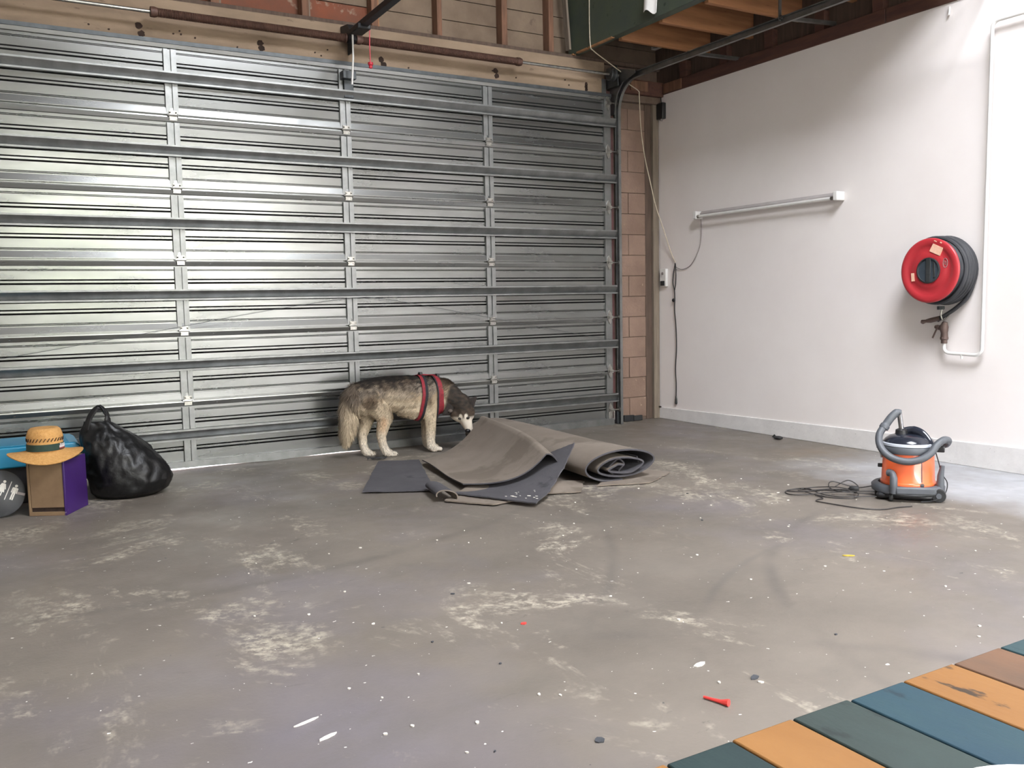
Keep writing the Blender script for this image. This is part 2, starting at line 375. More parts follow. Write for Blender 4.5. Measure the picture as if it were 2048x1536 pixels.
section('panel', DL, DR, [q for q in prof if q[0] < .42] + [(.445, 0)], .5, M_galv, d1)
MB().box(DL, -.01, 2.985, DR, .045, 3.012).build('top_rail', M_dsteel, d1, smooth=False)
sp = [(-.039, .022), (-.039, .056), (-.027, .056), (.020, .026), (.027, .056), (.039, .056), (.039, .022)]
st = MB().prism(sp, lambda u, v, d: (d, PY-v, -u), DL, DR+.035).build('strut', M_galvd, d1, smooth=False); st.location = (0, 0, 2.755)
for k in range(1, 6): dup(st, d1, (0, 0, 2.755-.5*k))
cp = [(-.044, 0), (-.042, .021), (-.014, .021), (-.013, .007), (.006, .007), (.007, .021), (.042, .021), (.044, 0)]
sm = None
for x in SX:
    for k in range(6):
        if sm is None: sm = MB().prism(cp, lambda u, v, d: (u, PY-v, d), .012, .452).build('stile', M_galvd, d1, smooth=False); sm.location = (x, 0, 2.5)
        else: dup(sm, d1, (x, 0, 2.5-.5*k))
hm = None
def hinge():
    h = MB(); h.box(-.026, PY-.030, .004, .026, PY-.021, .032); h.box(-.026, PY-.030, -.034, .026, PY-.021, -.006)
    h.tube([(-.036, PY-.032, -.001), (.036, PY-.032, -.001)], .006, 8)
    for sx in (-1, 1):
        h.lathe([(.006, 0), (.006, .004), (.004, .007)], 8, (sx*.02, PY-.030, .018), 'y'); h.lathe([(.006, -.007), (.006, 0)], 8, (sx*.02, PY-.030, -.02), 'y')
    return h.build('hinge', M_zinc, d1)
for x in SX:
    for k in range(1, 6):
        if hm is None: hm = hinge(); hm.location = (x, 0, 2.5)
        else: dup(hm, d1, (x, 0, 3.0-.5*k))
es = MB().prism([(-.705, 0), (-.705, .018), (-.634, .018), (-.634, 0)], lambda u, v, d: (u, PY-v, d), .008, .492).build('end_stile', M_galvd, d1, smooth=False); es.location = (0, 0, 2.5)
for k in range(1, 6): dup(es, d1, (0, 0, 2.5-.5*k))
rb = MB(); rb.prism([(-.028, 0), (-.012, .055), (.0, .065), (.02, .03), (.028, 0), (.012, -.055), (0, -.065), (-.018, -.03)], lambda u, v, d: (-.668+u, d, v), PY-.026, PY-.018)
rb.box(-.69, PY-.045, -.014, -.645, PY-.022, .014); rb.tube([(-.69, PY-.045, 0), (-.585, PY-.04, 0)], .006, 8); rb.lathe([(.02, -.006), (.022, 0), (.02, .006)], 16, (-.58, PY-.04, 0), 'x')
rbo = rb.build('roller_bracket', M_zinc, d1); rbo.location = (0, 0, 2.5)
for k in range(2, 6): dup(rbo, d1, (0, 0, 3-.5*k))
dup(rbo, d1, (0, 0, .14)); dup(rbo, d1, (0, 0, 2.93))
MB().box(-.69, PY-.03, .03, -.65, PY-.018, .13).build('lift_plate', M_zinc, d1, bevel=.003)
MB().tube([(-.632, -.01, .045), (-.632, -.01, .145)], .005, 8).build('bottom_pin', M_zinc, d1)
# weather seal: a wavy lower edge lets daylight in under two stretches
sealx = [-6.93, -5.5, -5.2, -4.9, -4.7, -4.4, -4.2, -4.02, -3.9, -3.82, -3.74, -3.62, -3.45, -3.3, -3.15, -3.05, -2.95, DR]
sealz = [.0, .0, .006, .014, .019, .017, .013, .007, .003, .0, .002, .007, .013, .014, .010, .004, 0, 0]
vs_ = []
for x, z in zip(sealx, sealz): vs_ += [(x, -.012, z*.95+.0005), (x, -.012, .06), (x, .045, .06), (x, .045, z*.95+.0005)]
fs_ = [];  n = len(sealx)
for i in range(n-1):
    for j in range(4): fs_.append((4*i+j, 4*i+(j+1) % 4, 4*i+4+(j+1) % 4, 4*i+4+j))
fs_ += [(0, 1, 2, 3), (4*n-4, 4*n-3, 4*n-2, 4*n-1)]
MB().add(vs_, fs_).build('bottom_rail', M_galvd, d1, smooth=False)
# ---- trim the lowest panel sits above the rail
# ------------------------------------------------------------------ door hardware
tr = thing('door_track', 'galvanised door track curving from the jamb up along the ceiling', 'door track', (-.57, -.02, 0))
def track_sweep():
    path = [(0, z, (1, 0)) for z in (0, 1, 2, 2.85)]
    P = []
    for z in np.linspace(0, 2.85, 6): P.append((0, z, 1, 0))            # y, z, normal(y,z)
    for a in np.linspace(0, PI/2, 12)[1:]: P.append((-.28+.28*math.cos(a), 2.85+.28*math.sin(a), math.cos(a), math.sin(a)))
    P.append((-4.2, 3.13, 0, 1))
    sec = [(-.014, -.024), (-.010, -.024), (-.010, -.020), (-.002, -.022), (.010, -.022), (.010, .022), (-.002, .022), (-.010, .020), (-.010, .024), (-.014, .024), (-.014, .026), (.014, .026), (.014, -.026), (-.014, -.026)]
    n = len(sec); vs = []; fs = []
    for y, z, ny, nz in P:
        for u, w in sec: vs.append((u, y+ny*w, z+nz*w))
    for i in range(len(P)-1):
        for j in range(n): fs.append((i*n+j, i*n+(j+1) % n, (i+1)*n+(j+1) % n, (i+1)*n+j))
    return MB().add(vs, fs)
track_sweep().build('rail', M_galvd, tr, smooth=True, angle=25)
MB().box(.016, -.02, 0, .019, .10, 2.95).build('wall_angle', M_galvd, tr, smooth=False)
fb = MB().prism([(0, 2.83), (.10, 2.83), (.10, 3.22), (.02, 3.24), (-.30, 3.16), (-.30, 3.13), (-.12, 3.09), (-.04, 3.0)], lambda u, v, d: (d, u, v), -.036, -.030)
fb.build('flag_bracket', M_galvd, tr, smooth=False)
for y, z2 in ((-.93, 3.16), (-1.93, 3.18), (-3.2, 3.18)):
    MB().bar((.0, y, 3.145), (.575, y, z2), .03, .004).build('stay', M_galvd, tr, smooth=False)
    MB().bar((.0, y-.016, 3.155), (.575, y-.016, z2+.01), .004, .024).build('stay', M_galvd, tr, smooth=False)
for y in (-1.93, -3.2):
    MB().bar((.0, y, 3.13), (.0, y, 3.86), .03, .004, (0, 1, 0)).build('hanger', M_galvd, tr, smooth=False)
MB().box(-.02, .018, 0, .05, .075, .13).build('foot_bracket', M_dsteel, tr, bevel=.004)

ts = thing('torsion_spring_shaft', 'brown torsion springs on a bright shaft above the garage door', 'spring shaft', (-3.1, -.08, 3.163))
MB().tube([(-3.7, 0, 0), (2.50, 0, 0)], .0125, 12).build('shaft', M_zinc, ts)
def coil(x0, x1, hand):
    n = int(abs(x1-x0)/.0105); pts = []; per = 12
    for i in range(n*per+1):
        a = hand*2*PI*i/per; pts.append((x0+(x1-x0)*i/(n*per), .026*math.cos(a), .026*math.sin(a)))
    return MB().tube(pts, .0052, 5)
coil(-1.40, -.06, 1).build('spring', M_spring, ts)
coil(.06, 1.44, -1).build('spring', M_spring, ts)
for x, s in ((-1.42, 1), (1.46, -1), (-.045, 1), (.045, -1)):
    MB().lathe([(.016, -.025), (.034, -.025), (.036, 0), (.030, .02), (.016, .02)], 20, (x, 0, 0), 'x').build('winding_cone', M_spring, ts)
MB().prism([(-.05, -.09), (.05, -.09), (.05, .1), (-.05, .1)], lambda u, v, d: (d, u+.07, v), -.006, .006).build('centre_bracket', M_dsteel, ts, bevel=.003)
MB().lathe([(.02, -.03), (.05, -.03), (.056, -.022), (.05, -.014), (.05, .016), (.058, .024), (.02, .03)], 28, (2.42, 0, 0), 'x').build('cable_drum', M_dsteel, ts)
MB().prism([(-.05, -.10), (.13, -.10), (.13, .08), (-.03, .08)], lambda u, v, d: (d, u, v), 2.455, 2.463).build('bearing_plate', M_dsteel, ts, bevel=.003)

op = thing('garage_door_opener', 'black opener rail with drawbar running back from the lintel', 'door opener', (-3.13, -.05, 3.2))
MB().bar((0, -.04, -.01), (.02, -7.5, .12), .055, .045).build('rail', M_opener, op, bevel=.004)
hb = MB(); hb.prism([(.09, .08), (-.06, .06), (-.10, .02), (-.10, -.06), (-.06, -.085), (-.035, -.07), (-.05, -.02), (.09, -.02)], lambda u, v, d: (d, u, v), -.028, .028)
hb.build('header_bracket', M_opener, op, bevel=.004)
MB().box(-.05, -.34, -.045, .05, -.16, -.005).build('trolley', M_opener, op, bevel=.006)
MB().tube([(-.01, -.12, -.02), (-.012, -.12, -.20), (-.02, -.10, -.39)], .0075, 10).build('drawbar', M_whiteplastic, op)
MB().box(-.06, -.025, -.33, .045, .06, -.27).build('door_arm_bracket', M_dsteel, op, bevel=.004)
MB().box(-.035, .03, -.46, .04, .06, -.27).build('door_arm_plate', M_dsteel, op, bevel=.003)
MB().tube(smoothpath([(.075, -.25, -.02), (.07, -.252, -.12), (.073, -.25, -.255)], 5), .004, 6).build('release_cord', M_redplastic, op)
MB().lathe([(.004, .0), (.012, .004), (.014, .012), (.012, .022), (.019, .028), (.019, .045), (.004, .05)], 14, (.073, -.25, -.30)).build('release_handle', M_redplastic, op)

tag(MB().tube(smoothpath([(-5.573, -.05, .856), (-4.656, -.05, .996), (-3.9, -.05, 1.12), (-3.23, -.05, 1.206), (-2.9, -.05, 1.20), (-2.144, -.05, 1.065), (-1.141, -.05, .876), (-.70, -.05, .80)], 6), .0016, 5).build('slack_wire', M_dsteel), 'thin slack wire strung across the inside of the garage door', 'wire')

# ------------------------------------------------------------------ right wall fittings
fl_ = thing('fluorescent_batten', 'unlit white fluorescent batten fixed along the white wall', 'light fitting', (-.0, -1.275, 1.9))
MB().prism([(0, -.012), (-.034, -.012), (-.052, .006), (-.052, .014), (-.034, .034), (0, .034)], lambda u, v, d: (u, d, v), -.74, .74).build('housing', mat('batten_enamel', '#b8b2b0', '#a9a3a1', 8, rough=.45), fl_, bevel=.002)
MB().tube([(-.068, -.74, -.012), (-.068, .74, -.012)], .0135, 14).build('tube', M_whiteplastic, fl_)
for s in (-1, 1):
    e = MB(); e.box(-.088, s*.775-.02, -.032, 0, s*.775+.02, .036)
    e.build('end_cap', M_whiteplastic, fl_, bevel=.006)
    MB().tube([(-.068, s*.752, -.012), (-.068, s*.725, -.012)], .015, 14).build('lamp_holder', M_zinc, fl_)
tag(MB().tube(smoothpath([(-.006, -.50, 1.885), (-.006, -.50, 1.72), (-.006, -.47, 1.60), (-.008, -.37, 1.47), (-.01, -.26, 1.43), (-.012, -.17, 1.45), (-.014, -.145, 1.49)], 7), .0035, 6).build('lamp_cable', M_greycable), 'thin grey cable drooping from the fluorescent batten', 'cable')
po = thing('power_outlet', 'small white power outlet near the corner of the white wall', 'power outlet', (0, .01, 1.36))
MB().box(-.03, -.045, -.085, 0, .045, .085).build('housing', M_whiteplastic, po, bevel=.005)
MB().box(-.036, -.03, -.075, -.03, .03, -.03).build('socket', M_dsteel, po, bevel=.002)
MB().lathe([(.014, -.006), (.014, 0)], 16, (-.03, 0, .04), 'x').build('switch', M_greycable, po)
sb = thing('sensor_box', 'small black box high in the corner of the white wall', 'box', (0, .03, 2.92))
MB().box(-.045, -.045, -.075, 0, .045, .075).build('case', M_blackplastic, sb, bevel=.006)
MB().lathe([(.012, -.012), (.012, 0)], 14, (-.02, 0, -.075)).build('lens', M_greycable, sb)
MB().tube([(-.02, 0, .07), (-.02, .01, .15)], .004, 6).build('lead', M_blackplastic, sb)
wc = [(-1.012, -.22, 3.95), (-1.012, -.218, 3.72), (-1.012, -.217, 3.5), (-1.01, -.226, 3.335), (-.96, -.20, 3.305), (-.753, -.13, 3.25), (-.56, -.11, 3.165), (-.44, -.02, 3.12), (-.33, -.015, 3.07), (-.315, -.012, 3.02), (-.29, .0, 2.75), (-.25, .0, 2.5), (-.19, -.01, 2.25), (-.13, -.02, 2.02), (-.07, -.06, 1.8), (-.03, -.10, 1.62), (-.014, -.135, 1.53), (-.012, -.155, 1.50)]
tag(MB().tube(smoothpath(wc, 6), .0045, 6).build('hanging_cable', M_cream), 'cream cable hanging from the beam down to the white wall', 'cable')
bc = thing('black_power_cord', 'black power cord hanging straight down the white wall', 'cord', (-.014, -.155, 0))
MB().tube(smoothpath([(0, 0, 1.49), (-.004, .02, 1.40), (-.004, .03, 1.31), (-.002, .012, 1.24), (.0, .008, 1.15), (0, .012, 1.05), (0, -.006, .9), (0, -.014, .7), (0, .002, .5), (0, -.008, .35), (0, -.005, .22)], 6), .005, 6).build('cord', M_blackplastic, bc)
MB().tube(smoothpath([(0, 0, 1.49), (-.003, -.012, 1.40), (-.003, -.008, 1.30), (-.002, .008, 1.24)], 6), .005, 6).build('loop', M_blackplastic, bc)
MB().tube([(0, -.005, .235), (0, -.005, .20), (0, -.005, .165), (0, -.005, .155)], [.006, .011, .012, .006], 10).build('plug', M_blackplastic, bc)
MB().ell((-.006, .018, 1.145), .014, .022, .018, 10, 6).build('cord_clip', M_blackplastic, bc)
tag(MB().ell((-.016, .075, .112), .01, .022, .008, 8, 5).build('wall_chip', M_hole), 'small dark chip of broken plaster at the plinth corner', 'debris')
lb = thing('steel_latch_bar', 'flat black steel bar lying at the foot of the block pier', 'steel bar', (-.38, .06, 0))
MB().bar((-.09, .0, .035), (.03, .0, .03), .02, .06).build('bar', M_blackplastic, lb, bevel=.004)
MB().bar((.02, -.01, .028), (.12, -.015, .03), .02, .05).build('end_block', M_rubber, lb, bevel=.006)

# hose reel
M_reel = mat('red_reel_enamel', '#b22f36', '#a92b33', 4, rough=.38, coat=.2)
M_hose = mat('black_hose', '#2f3034', '#3a3b3f', 8, rough=.6)
M_bronze = mat('tarnished_bronze', '#6b5a54', '#574843', 20, rough=.55, metal=.5)
hr = thing('fire_hose_reel', 'red fire hose reel with coiled black hose on the white wall', 'hose reel', (0, -2.93, 1.31))
MB().tube([(-.01, 0, 0), (-.20, 0, 0)], .055, 20).build('hub', M_dsteel, hr)
MB().box(-.03, -.07, -.12, 0, .07, .12).build('wall_bracket', M_dsteel, hr, bevel=.004)
disc = [(.078, -.212), (.084, -.214), (.12, -.212), (.125, -.209), (.165, -.209), (.170, -.213), (.195, -.214), (.207, -.212), (.214, -.205), (.213, -.198), (.205, -.203), (.082, -.203), (.078, -.204)]
MB().lathe(disc, 72, axis='x').build('front_disc', M_reel, hr, angle=60)
MB().lathe([(.06, -.052), (.20, -.052), (.206, -.046), (.20, -.04), (.06, -.04)], 48, axis='x').build('back_disc', M_dsteel, hr)
MB().lathe([(.070, -.205), (.0845, -.212), (.0855, -.221), (.078, -.223), (.0755, -.215), (.0745, -.200)], 40, axis='x').build('hub_ring', M_dsteel, hr)
MB().lathe([(.001, -.2145), (.079, -.2145), (.079, -.205), (.001, -.205)], 32, axis='x').build('hub_recess', mat('slate_hub', '#39434c', '#313a42', 10, rough=.5), hr)
MB().bar((-.2165, 0, -.078), (-.2165, .0, .078), .034, .012, (1, 0, 0)).build('hub_bar', M_dsteel, hr, bevel=.002)
MB().bar((-.2125, -.042, -.05), (-.2125, -.036, .055), .016, .01, (1, 0, 0)).build('hub_bar', M_dsteel, hr, bevel=.002)
hp = []
for lay, (R, xs) in enumerate(((.165, (-.185, -.157, -.129, -.101, -.073)), (.192, (-.180, -.152, -.124, -.096, -.068)), (.217, (-.14, -.11, -.08, -.052, -.03)))):
    for i, x in enumerate(xs):
        rr = random.Random(lay*10+i); wob = rr.uniform(0, 6)
        pts = [(x+.005*math.sin(3*a+wob), (R+.004*math.sin(2*a+wob))*math.cos(a), (R+.004*math.cos(2*a+wob))*math.sin(a)) for a in np.linspace(0, 2*PI, 49)[:-1]]
        MB().tube(pts, .0138, 8, closed=True).build('hose_coil', M_hose, hr)
MB().tube(smoothpath([(-.035, -.205, .04), (-.03, -.20, -.08), (-.03, -.155, -.185), (-.035, -.08, -.255), (-.045, -.005, -.305), (-.05, .04, -.335)], 8), .0135, 10).build('hose_tail', M_hose, hr)
MB().tube([(-.05, .02, -.32), (-.06, .085, -.335), (-.063, .115, -.340)], [.017, .017, .012], 12).build('nozzle', M_bronze, hr)
MB().tube([(-.063, .115, -.340), (-.066, .142, -.346), (-.067, .15, -.352)], [.010, .016, .007], 12).build('nozzle_tip', M_bronze, hr)
MB().tube(smoothpath([(-.05, .005, -.25), (-.06, .008, -.30), (-.055, -.01, -.335), (-.05, -.045, -.30)], 6), .006, 8).build('hose_guide', M_zinc, hr)
MB().box(-.09, .0, -.262, -.03, .02, -.238).build('guide_bracket', M_dsteel, hr, bevel=.003)
def sticker(y, z, w, h, rot, m, name='sticker', R=0):
    c, s_ = math.cos(rot), math.sin(rot); poly = [(y+a*c-b_*s_, z+a*s_+b_*c) for a, b_ in ((-w/2, -h/2), (w/2, -h/2), (w/2*.9, h/2), (-w/2, h/2*.95))]
    return MB().prism(poly, lambda u, v, d: (d, u, v), -.2165, -.208).build(name, m, hr, smooth=False)
M_label = mat('peeling_paper_label', '#e2b9a0', '#d8a98f', 40, rough=.8)
sticker(-.052, .135, .082, .055, .42, M_label, 'paper_label'); sticker(.117, -.04, .022, .055, -.1, M_label, 'paper_label')
sticker(-.085, .178, .012, .008, .4, M_label, 'label_scrap'); sticker(-.045, .19, .02, .005, .4, M_label, 'label_scrap')
pts = [(-.213, -.118+.016*math.cos(a), .045+.03*math.sin(a)) for a in np.linspace(0, 2*PI, 25)[:-1]]
MB().tube(pts, .0018, 6, closed=True).build('embossed_emblem', M_greycable, hr)
for a in (-.7, .1, .8): MB().tube([(-.213, -.118-.009, .045+a*.012-.004), (-.213, -.118+.009, .045+a*.012+.004)], .0015, 6).build('embossed_emblem_bar', M_greycable, hr)
# water valve and pipe
va = thing('hose_reel_valve', 'tarnished bronze stop valve under the hose reel', 'valve', (-.045, -2.94, .90))
MB().tube([(0, 0, -.08), (0, 0, -.055), (0, 0, -.05), (0, .0, -.01), (0, .005, .03), (0, -.004, .065)], [.020, .020, .025, .022, .030, .016], 14).build('body', M_bronze, va)
MB().tube([(0, .0, .02), (-.01, .05, .03), (-.012, .062, .033)], [.018, .016, .01], 12).build('side_outlet', M_bronze, va)
MB().bar((-.02, .03, .045), (-.022, .072, -.045), .012, .006, (1, 0, 0)).build('lever', M_bronze, va, bevel=.002)
MB().lathe([(.022, -.012), (.026, -.006), (.026, .006), (.022, .012)], 6, (0, 0, -.045)).build('union_nut', M_bronze, va)
wp = thing('water_pipe', 'white painted water pipe looping from the valve up the white wall', 'pipe', (-.045, -2.94, 0))
P = [(0, 0, .83), (0, 0, .79)]
for a in np.linspace(0, PI/2, 6): P.append((0, -.045*(1-math.cos(a)), .79-.035*math.sin(a)))
P += [(0, -.22, .75)]
for a in np.linspace(0, PI/2, 6): P.append((0, -.225-.045*math.sin(a), .795-.045*math.cos(a)))
P += [(0, -.272, 1.5), (0, -.276, 2.2), (0, -.28, 2.80)]
for a in np.linspace(0, PI/2, 6): P.append((0, -.32+.04*math.cos(a), 2.815+.04*math.sin(a)))
P += [(0, -4, 2.86)]
MB().tube(P, .0115, 12).build('pipe', M_whiteplastic, wp)
MB().tube([(0, -.13, .75), (.0, -.13, .72)], [.012, .006], 8).build('drip_cap', M_whiteplastic, wp)
for z in (3.0,): MB().box(-.02, -.60, 2.86-.012, .045, -.57, 2.86+.012).build('saddle_clip', M_whiteplastic, wp, bevel=.003)
MB().box(.0, .0, 0, .0, .0, 0) if False else None
tag(MB().tube([(-.012, -2.90, 3.04), (-.014, -2.90, 3.00), (-.02, -2.90, 2.985)], .007, 8).build('wall_hook', M_whiteplastic), 'short white painted hook at the very top of the white wall', 'hook')
ps = MB().sheet(lambda u, v: Vector((-1.02-.02*math.sin(u*5)-.012*v, -.98-.13*u, 3.57-.16*v-.05*u+.012*math.sin(9*u+4*v))), 8, 8, .003)
tag(ps.build('plastic_scrap', M_whiteplastic), 'crumpled white plastic scrap hanging on the green beam', 'plastic scrap')

# ------------------------------------------------------------------ vacuum cleaner (built facing the camera, turned to match)
M_orange = mat('orange_drum_enamel', '#ee6c3c', '#ec6636', 3, rough=.3, coat=.3)
M_vgrey = mat('grey_vacuum_plastic', '#4a4d52', '#52555a', 10, rough=.5)
M_vdark = mat('dark_gloss_plastic', '#20232b', '#242832', 6, rough=.16)
M_chrome = mat('chrome', '#b9b9bb', '#a9a9ab', 10, rough=.15, metal=1)
vc = thing('vacuum_cleaner', 'orange drum vacuum cleaner with a grey hose wrapped round it', 'vacuum cleaner', (-1.135, -3.47, 0), math.radians(-54)); vc.scale = (.855, .855, .855)
rb_ = MB()
base = [(.0, .035), (.20, .035), (.226, .05), (.228, .085), (.215, .098), (.185, .10), (.18, .085), (.0, .085)]
rb_.lathe([(max(r, .001), z) for r, z in base], 48, sy=.92); rb_.build('base', M_vgrey, vc, angle=50)
MB().box(-.19, -.16, .012, .15, .16, .05).build('undercarriage', M_blackplastic, vc, bevel=.02)
for x, y in ((-.19, -.06), (-.10, -.175), (-.15, .13)):
    MB().lathe([(.024, -.012), (.028, -.006), (.028, .006), (.024, .012)], 18, (x, y, .028), 'x').build('castor', M_rubber, vc)
for s in (-1, 1):
    MB().lathe([(.020, -.02), (.040, -.02), (.044, -.010), (.044, .010), (.040, .02), (.020, .02)], 24, (.185, s*.12, .044), 'y').build('wheel', M_rubber, vc)
    MB().lathe([(.0165, -.024), (.018, -.02), (.018, .02), (.0165, .024)], 16, (.185, s*.12, .044), 'y').build('wheel_hub', M_vgrey, vc)
MB().lathe([(.001, .09), (.168, .09), (.172, .096), (.172, .112), (.168, .118), (.165, .122), (.158, .30), (.154, .312), (.001, .312)], 56).build('drum', M_orange, vc, angle=50)
dr = MB(); dr.bar((.083, -.143, .13), (.079, -.135, .30), .006, .005, (0, 1, 0)); dr.build('seam', M_vgrey, vc)
MB().lathe([(.013, -.008), (.012, -.002), (.006, .0)], 14, (.086, -.15, .112), 'y').build('seam_catch', M_chrome, vc)
MB().lathe([(.150, .305), (.168, .308), (.172, .322), (.170, .352), (.162, .36), (.150, .36)], 56).build('rim', M_vgrey, vc, angle=50)
MB().lathe([(.165, .352), (.160, .372), (.145, .395), (.118, .414), (.085, .424), (.04, .428), (.001, .429)], 56).build('lid', M_vdark, vc, angle=60)
gl = MB().lathe([(.171, .358), (.169, .372), (.160, .376), (.158, .37), (.163, .360)], 56); gl.build('clear_lid_lip', mat('clear_plastic_lip', '#b7bcc4', '#aeb3bb', 5, rough=.12), vc, angle=50)
MB().tube(smoothpath([(-.035, .02, .435), (.02, -.0, .450), (.075, -.03, .435), (.115, -.06, .39), (.13, -.075, .355)], 6), [.018]*7+[.02]*18, 12, flat=1.5).build('lid_handle', M_vdark, vc)
MB().tube([(-.045, .0, .40), (-.045, .0, .425), (-.045, 0, .452), (-.045, 0, .46)], [.04, .039, .037, .022], 20).build('hose_socket', M_blackplastic, vc)
MB().tube([(-.045, .0, .455), (-.055, -.005, .53), (-.062, -.01, .575)], .0165, 16).build('chrome_tube', M_chrome, vc)
MB().tube(smoothpath([(-.055, -.005, .565), (-.075, -.012, .568), (-.11, -.03, .535), (-.14, -.05, .49), (-.155, -.06, .465)], 6), [.022]*6+[.026]*13+[.031]*6, 16).build('hand_piece', M_vgrey, vc)
hz = smoothpath([(-.152, -.058, .475), (-.178, -.09, .43), (-.178, -.12, .375), (-.15, -.155, .325), (-.09, -.178, .285), (-.01, -.188, .27), (.07, -.182, .285), (.13, -.16, .325), (.165, -.13, .375), (.205, -.09, .405), (.235, -.03, .395), (.225, .04, .36), (.19, .09, .35)], 10)
MB().tube(hz, .0235, 16).build('hose', M_vgrey, vc)
MB().box(.165, -.10, .325, .215, -.03, .365).build('hose_clip', M_blackplastic, vc, bevel=.006)
MB().box(-.197, -.06, .33, -.172, -.02, .36).build('latch', M_blackplastic, vc, bevel=.005)
MB().tube([(-.176, -.03, .335), (-.170, -.035, .30), (-.163, -.035, .265)], .007, 8).build('latch_wire', M_chrome, vc)
MB().box(.160, -.06, .325, .19, -.01, .36).build('latch', M_blackplastic, vc, bevel=.005)
MB().tube(smoothpath([(-.085, -.200, .06), (-.085, -.203, .12), (-.087, -.188, .165), (-.10, -.165, .185), (-.12, -.15, .185)], 6), [.024]*12+[.022]*8+[.024]*5, 14).build('exhaust_elbow', M_vgrey, vc)
MB().bar((-.075, -.212, .078), (.17, -.175, .082), .03, .052).build('front_bumper', M_vgrey, vc, bevel=.012)
MB().tube([(.195, -.07, .08), (.195, -.07, .17), (.205, -.07, .235)], [.026, .020, .013], 14).build('tool_post', M_vgrey, vc)
MB().tube(smoothpath([(.165, -.02, .31), (.185, -.03, .24), (.20, -.04, .18), (.235, -.06, .12), (.22, -.09, .05), (.16, -.16, .02), (.08, -.20, .012)], 8), .0035, 6).build('lead', M_blackplastic, vc)
MB().box(-.188, -.02, .195, -.150, .01, .22).build('cord_hook', M_blackplastic, vc, bevel=.005)
cb = thing('vacuum_power_cord', 'tangled thin black cord on the floor beside the orange vacuum', 'cord', (-1.385, -3.235, 0), math.radians(-48)); cb.scale = (.8, .8, .8)
M_cord = mat('dark_cord', '#2a2726', '#332f2d', 20, rough=.55)
def wander(pts): return smoothpath(pts, 9)
z0 = .006
MB().tube(wander([(.30, .0, .10), (.18, .02, .07), (.08, .05, .05), (-.08, .06, .085), (-.10, .0, .05), (.0, -.03, .03), (.14, -.01, .02), (.26, -.05, .02)]), .0042, 6).build('cord_loop', M_cord, cb)
MB().tube(wander([(.26, -.04, .05), (.05, -.02, .035), (-.18, .04, .02), (-.34, .07, .012), (-.41, .0, z0), (-.37, -.09, z0), (-.26, -.10, .012), (-.12, -.03, .02), (.05, .01, .03), (.10, .08, .05), (.03, .10, .09), (-.06, .05, .05)]), .0042, 6).build('cord_loop', M_cord, cb)
MB().tube(wander([(.24, -.09, .02), (.06, -.10, .012), (-.05, -.09, z0), (-.16, -.05, .012), (-.24, .02, .03), (-.29, .08, .02), (-.36, .10, z0), (-.40, .04, z0), (-.30, -.02, .015), (-.10, .0, .04), (.08, -.03, .03), (.06, -.12, z0), (-.07, -.14, z0), (-.17, -.09, z0), (-.28, .0, .015)]), .0042, 6).build('cord_loop', M_cord, cb)
MB().tube(wander([(-.20, -.10, .01), (-.15, -.17, z0), (-.19, -.23, z0), (-.19, -.28, z0), (-.10, -.34, z0), (.02, -.41, z0), (.14, -.45, z0), (.24, -.43, z0), (.32, -.36, z0), (.42, -.30, z0)]), .0042, 6).build('cord_tail', M_cord, cb)
MB().tube(wander([(-.30, .05, .02), (-.20, .09, .03), (-.05, .03, .05), (.04, .0, .04), (-.05, -.04, .05), (-.2, .0, .02), (-.32, .04, .01)]), .0042, 6).build('cord_loop', M_cord, cb)
MB().tube([(.03, .01, .04), (.05, 0, .05), (.085, -.01, .05), (.10, -.012, .05)], [.010, .022, .022, .012], 10).build('plug', M_rubber, cb)

# ------------------------------------------------------------------ carpets
def carpet_mat(name, a, b_, c3, under):
    return mat(name, a, b_, 3.2, rough=.95, bump=.5, bscale=220, c3=c3, s3=1.6, t3=.56)
M_carp = carpet_mat('beige_carpet_backing', '#73685d', '#80766b', '#6b6156', None)
M_carpd = mat('charcoal_carpet_pile', '#4a484c', '#545256', 4, rough=1, bump=.8, bscale=260, c3='#3d3b3f', s3=3, t3=.62)
def two_sided(o, m2):                                         # second half of a sheet's faces carries the other face of the carpet
    o.data.materials.append(m2); return o
def sheet_obj(name, fn, nu, nv, th, top, under, parent, edge=None):
    mb = MB().sheet(fn, nu, nv, th); o = mb.build(name, top, parent, smooth=True, angle=50)
    o.data.materials.append(under)
    for p in o.data.polygons:
        if p.index < 2*nu*nv and p.index % 2 == 1: p.material_index = 1
        if edge is not None and p.index >= 2*nu*nv: p.material_index = edge
    return o
# rolled carpet: flattened spiral about an axis that runs towards the door
cl = thing('carpet_roll', 'flattened roll of beige backed carpet with a dark spiral end', 'carpet', (-2.19, -2.19, 0), math.radians(-3.5))
def spiral(t):                                                # t 0..1 inner to outer, returns x, z
    turns = 2.55; a = -PI*.5 - 2*PI*turns*(1-t); rr = .22+.78*t
    ang = a
    rx = .305*rr; rz = .118*rr
    x = rx*math.cos(ang) + .02*math.sin(3*ang)*(1-t); z = .122 + rz*math.sin(ang) - .05*(1-t)*.6
    return x, z
def rollfn(u, v):
    x, z = spiral(u); y = v*1.92
    s_ = 1-.10*v + .012*math.sin(4*v+9*u)
    return Vector((x*s_, y + .012*math.sin(14*u)*(1-v), max(z*(1-.04*v), .012) + .006*math.sin(6*v+12*u)*u))
sheet_obj('carpet_sheet', lambda u, v: rollfn(u, v), 110, 14, -.011, M_carp, M_carpd, cl, 1)
core = smoothpath([(-.06, 0, .05), (-.10, 0, .09), (-.02, 0, .15), (.03, 0, .11), (-.01, 0, .065), (.06, 0, .05), (.13, 0, .09), (.12, 0, .15)], 6)
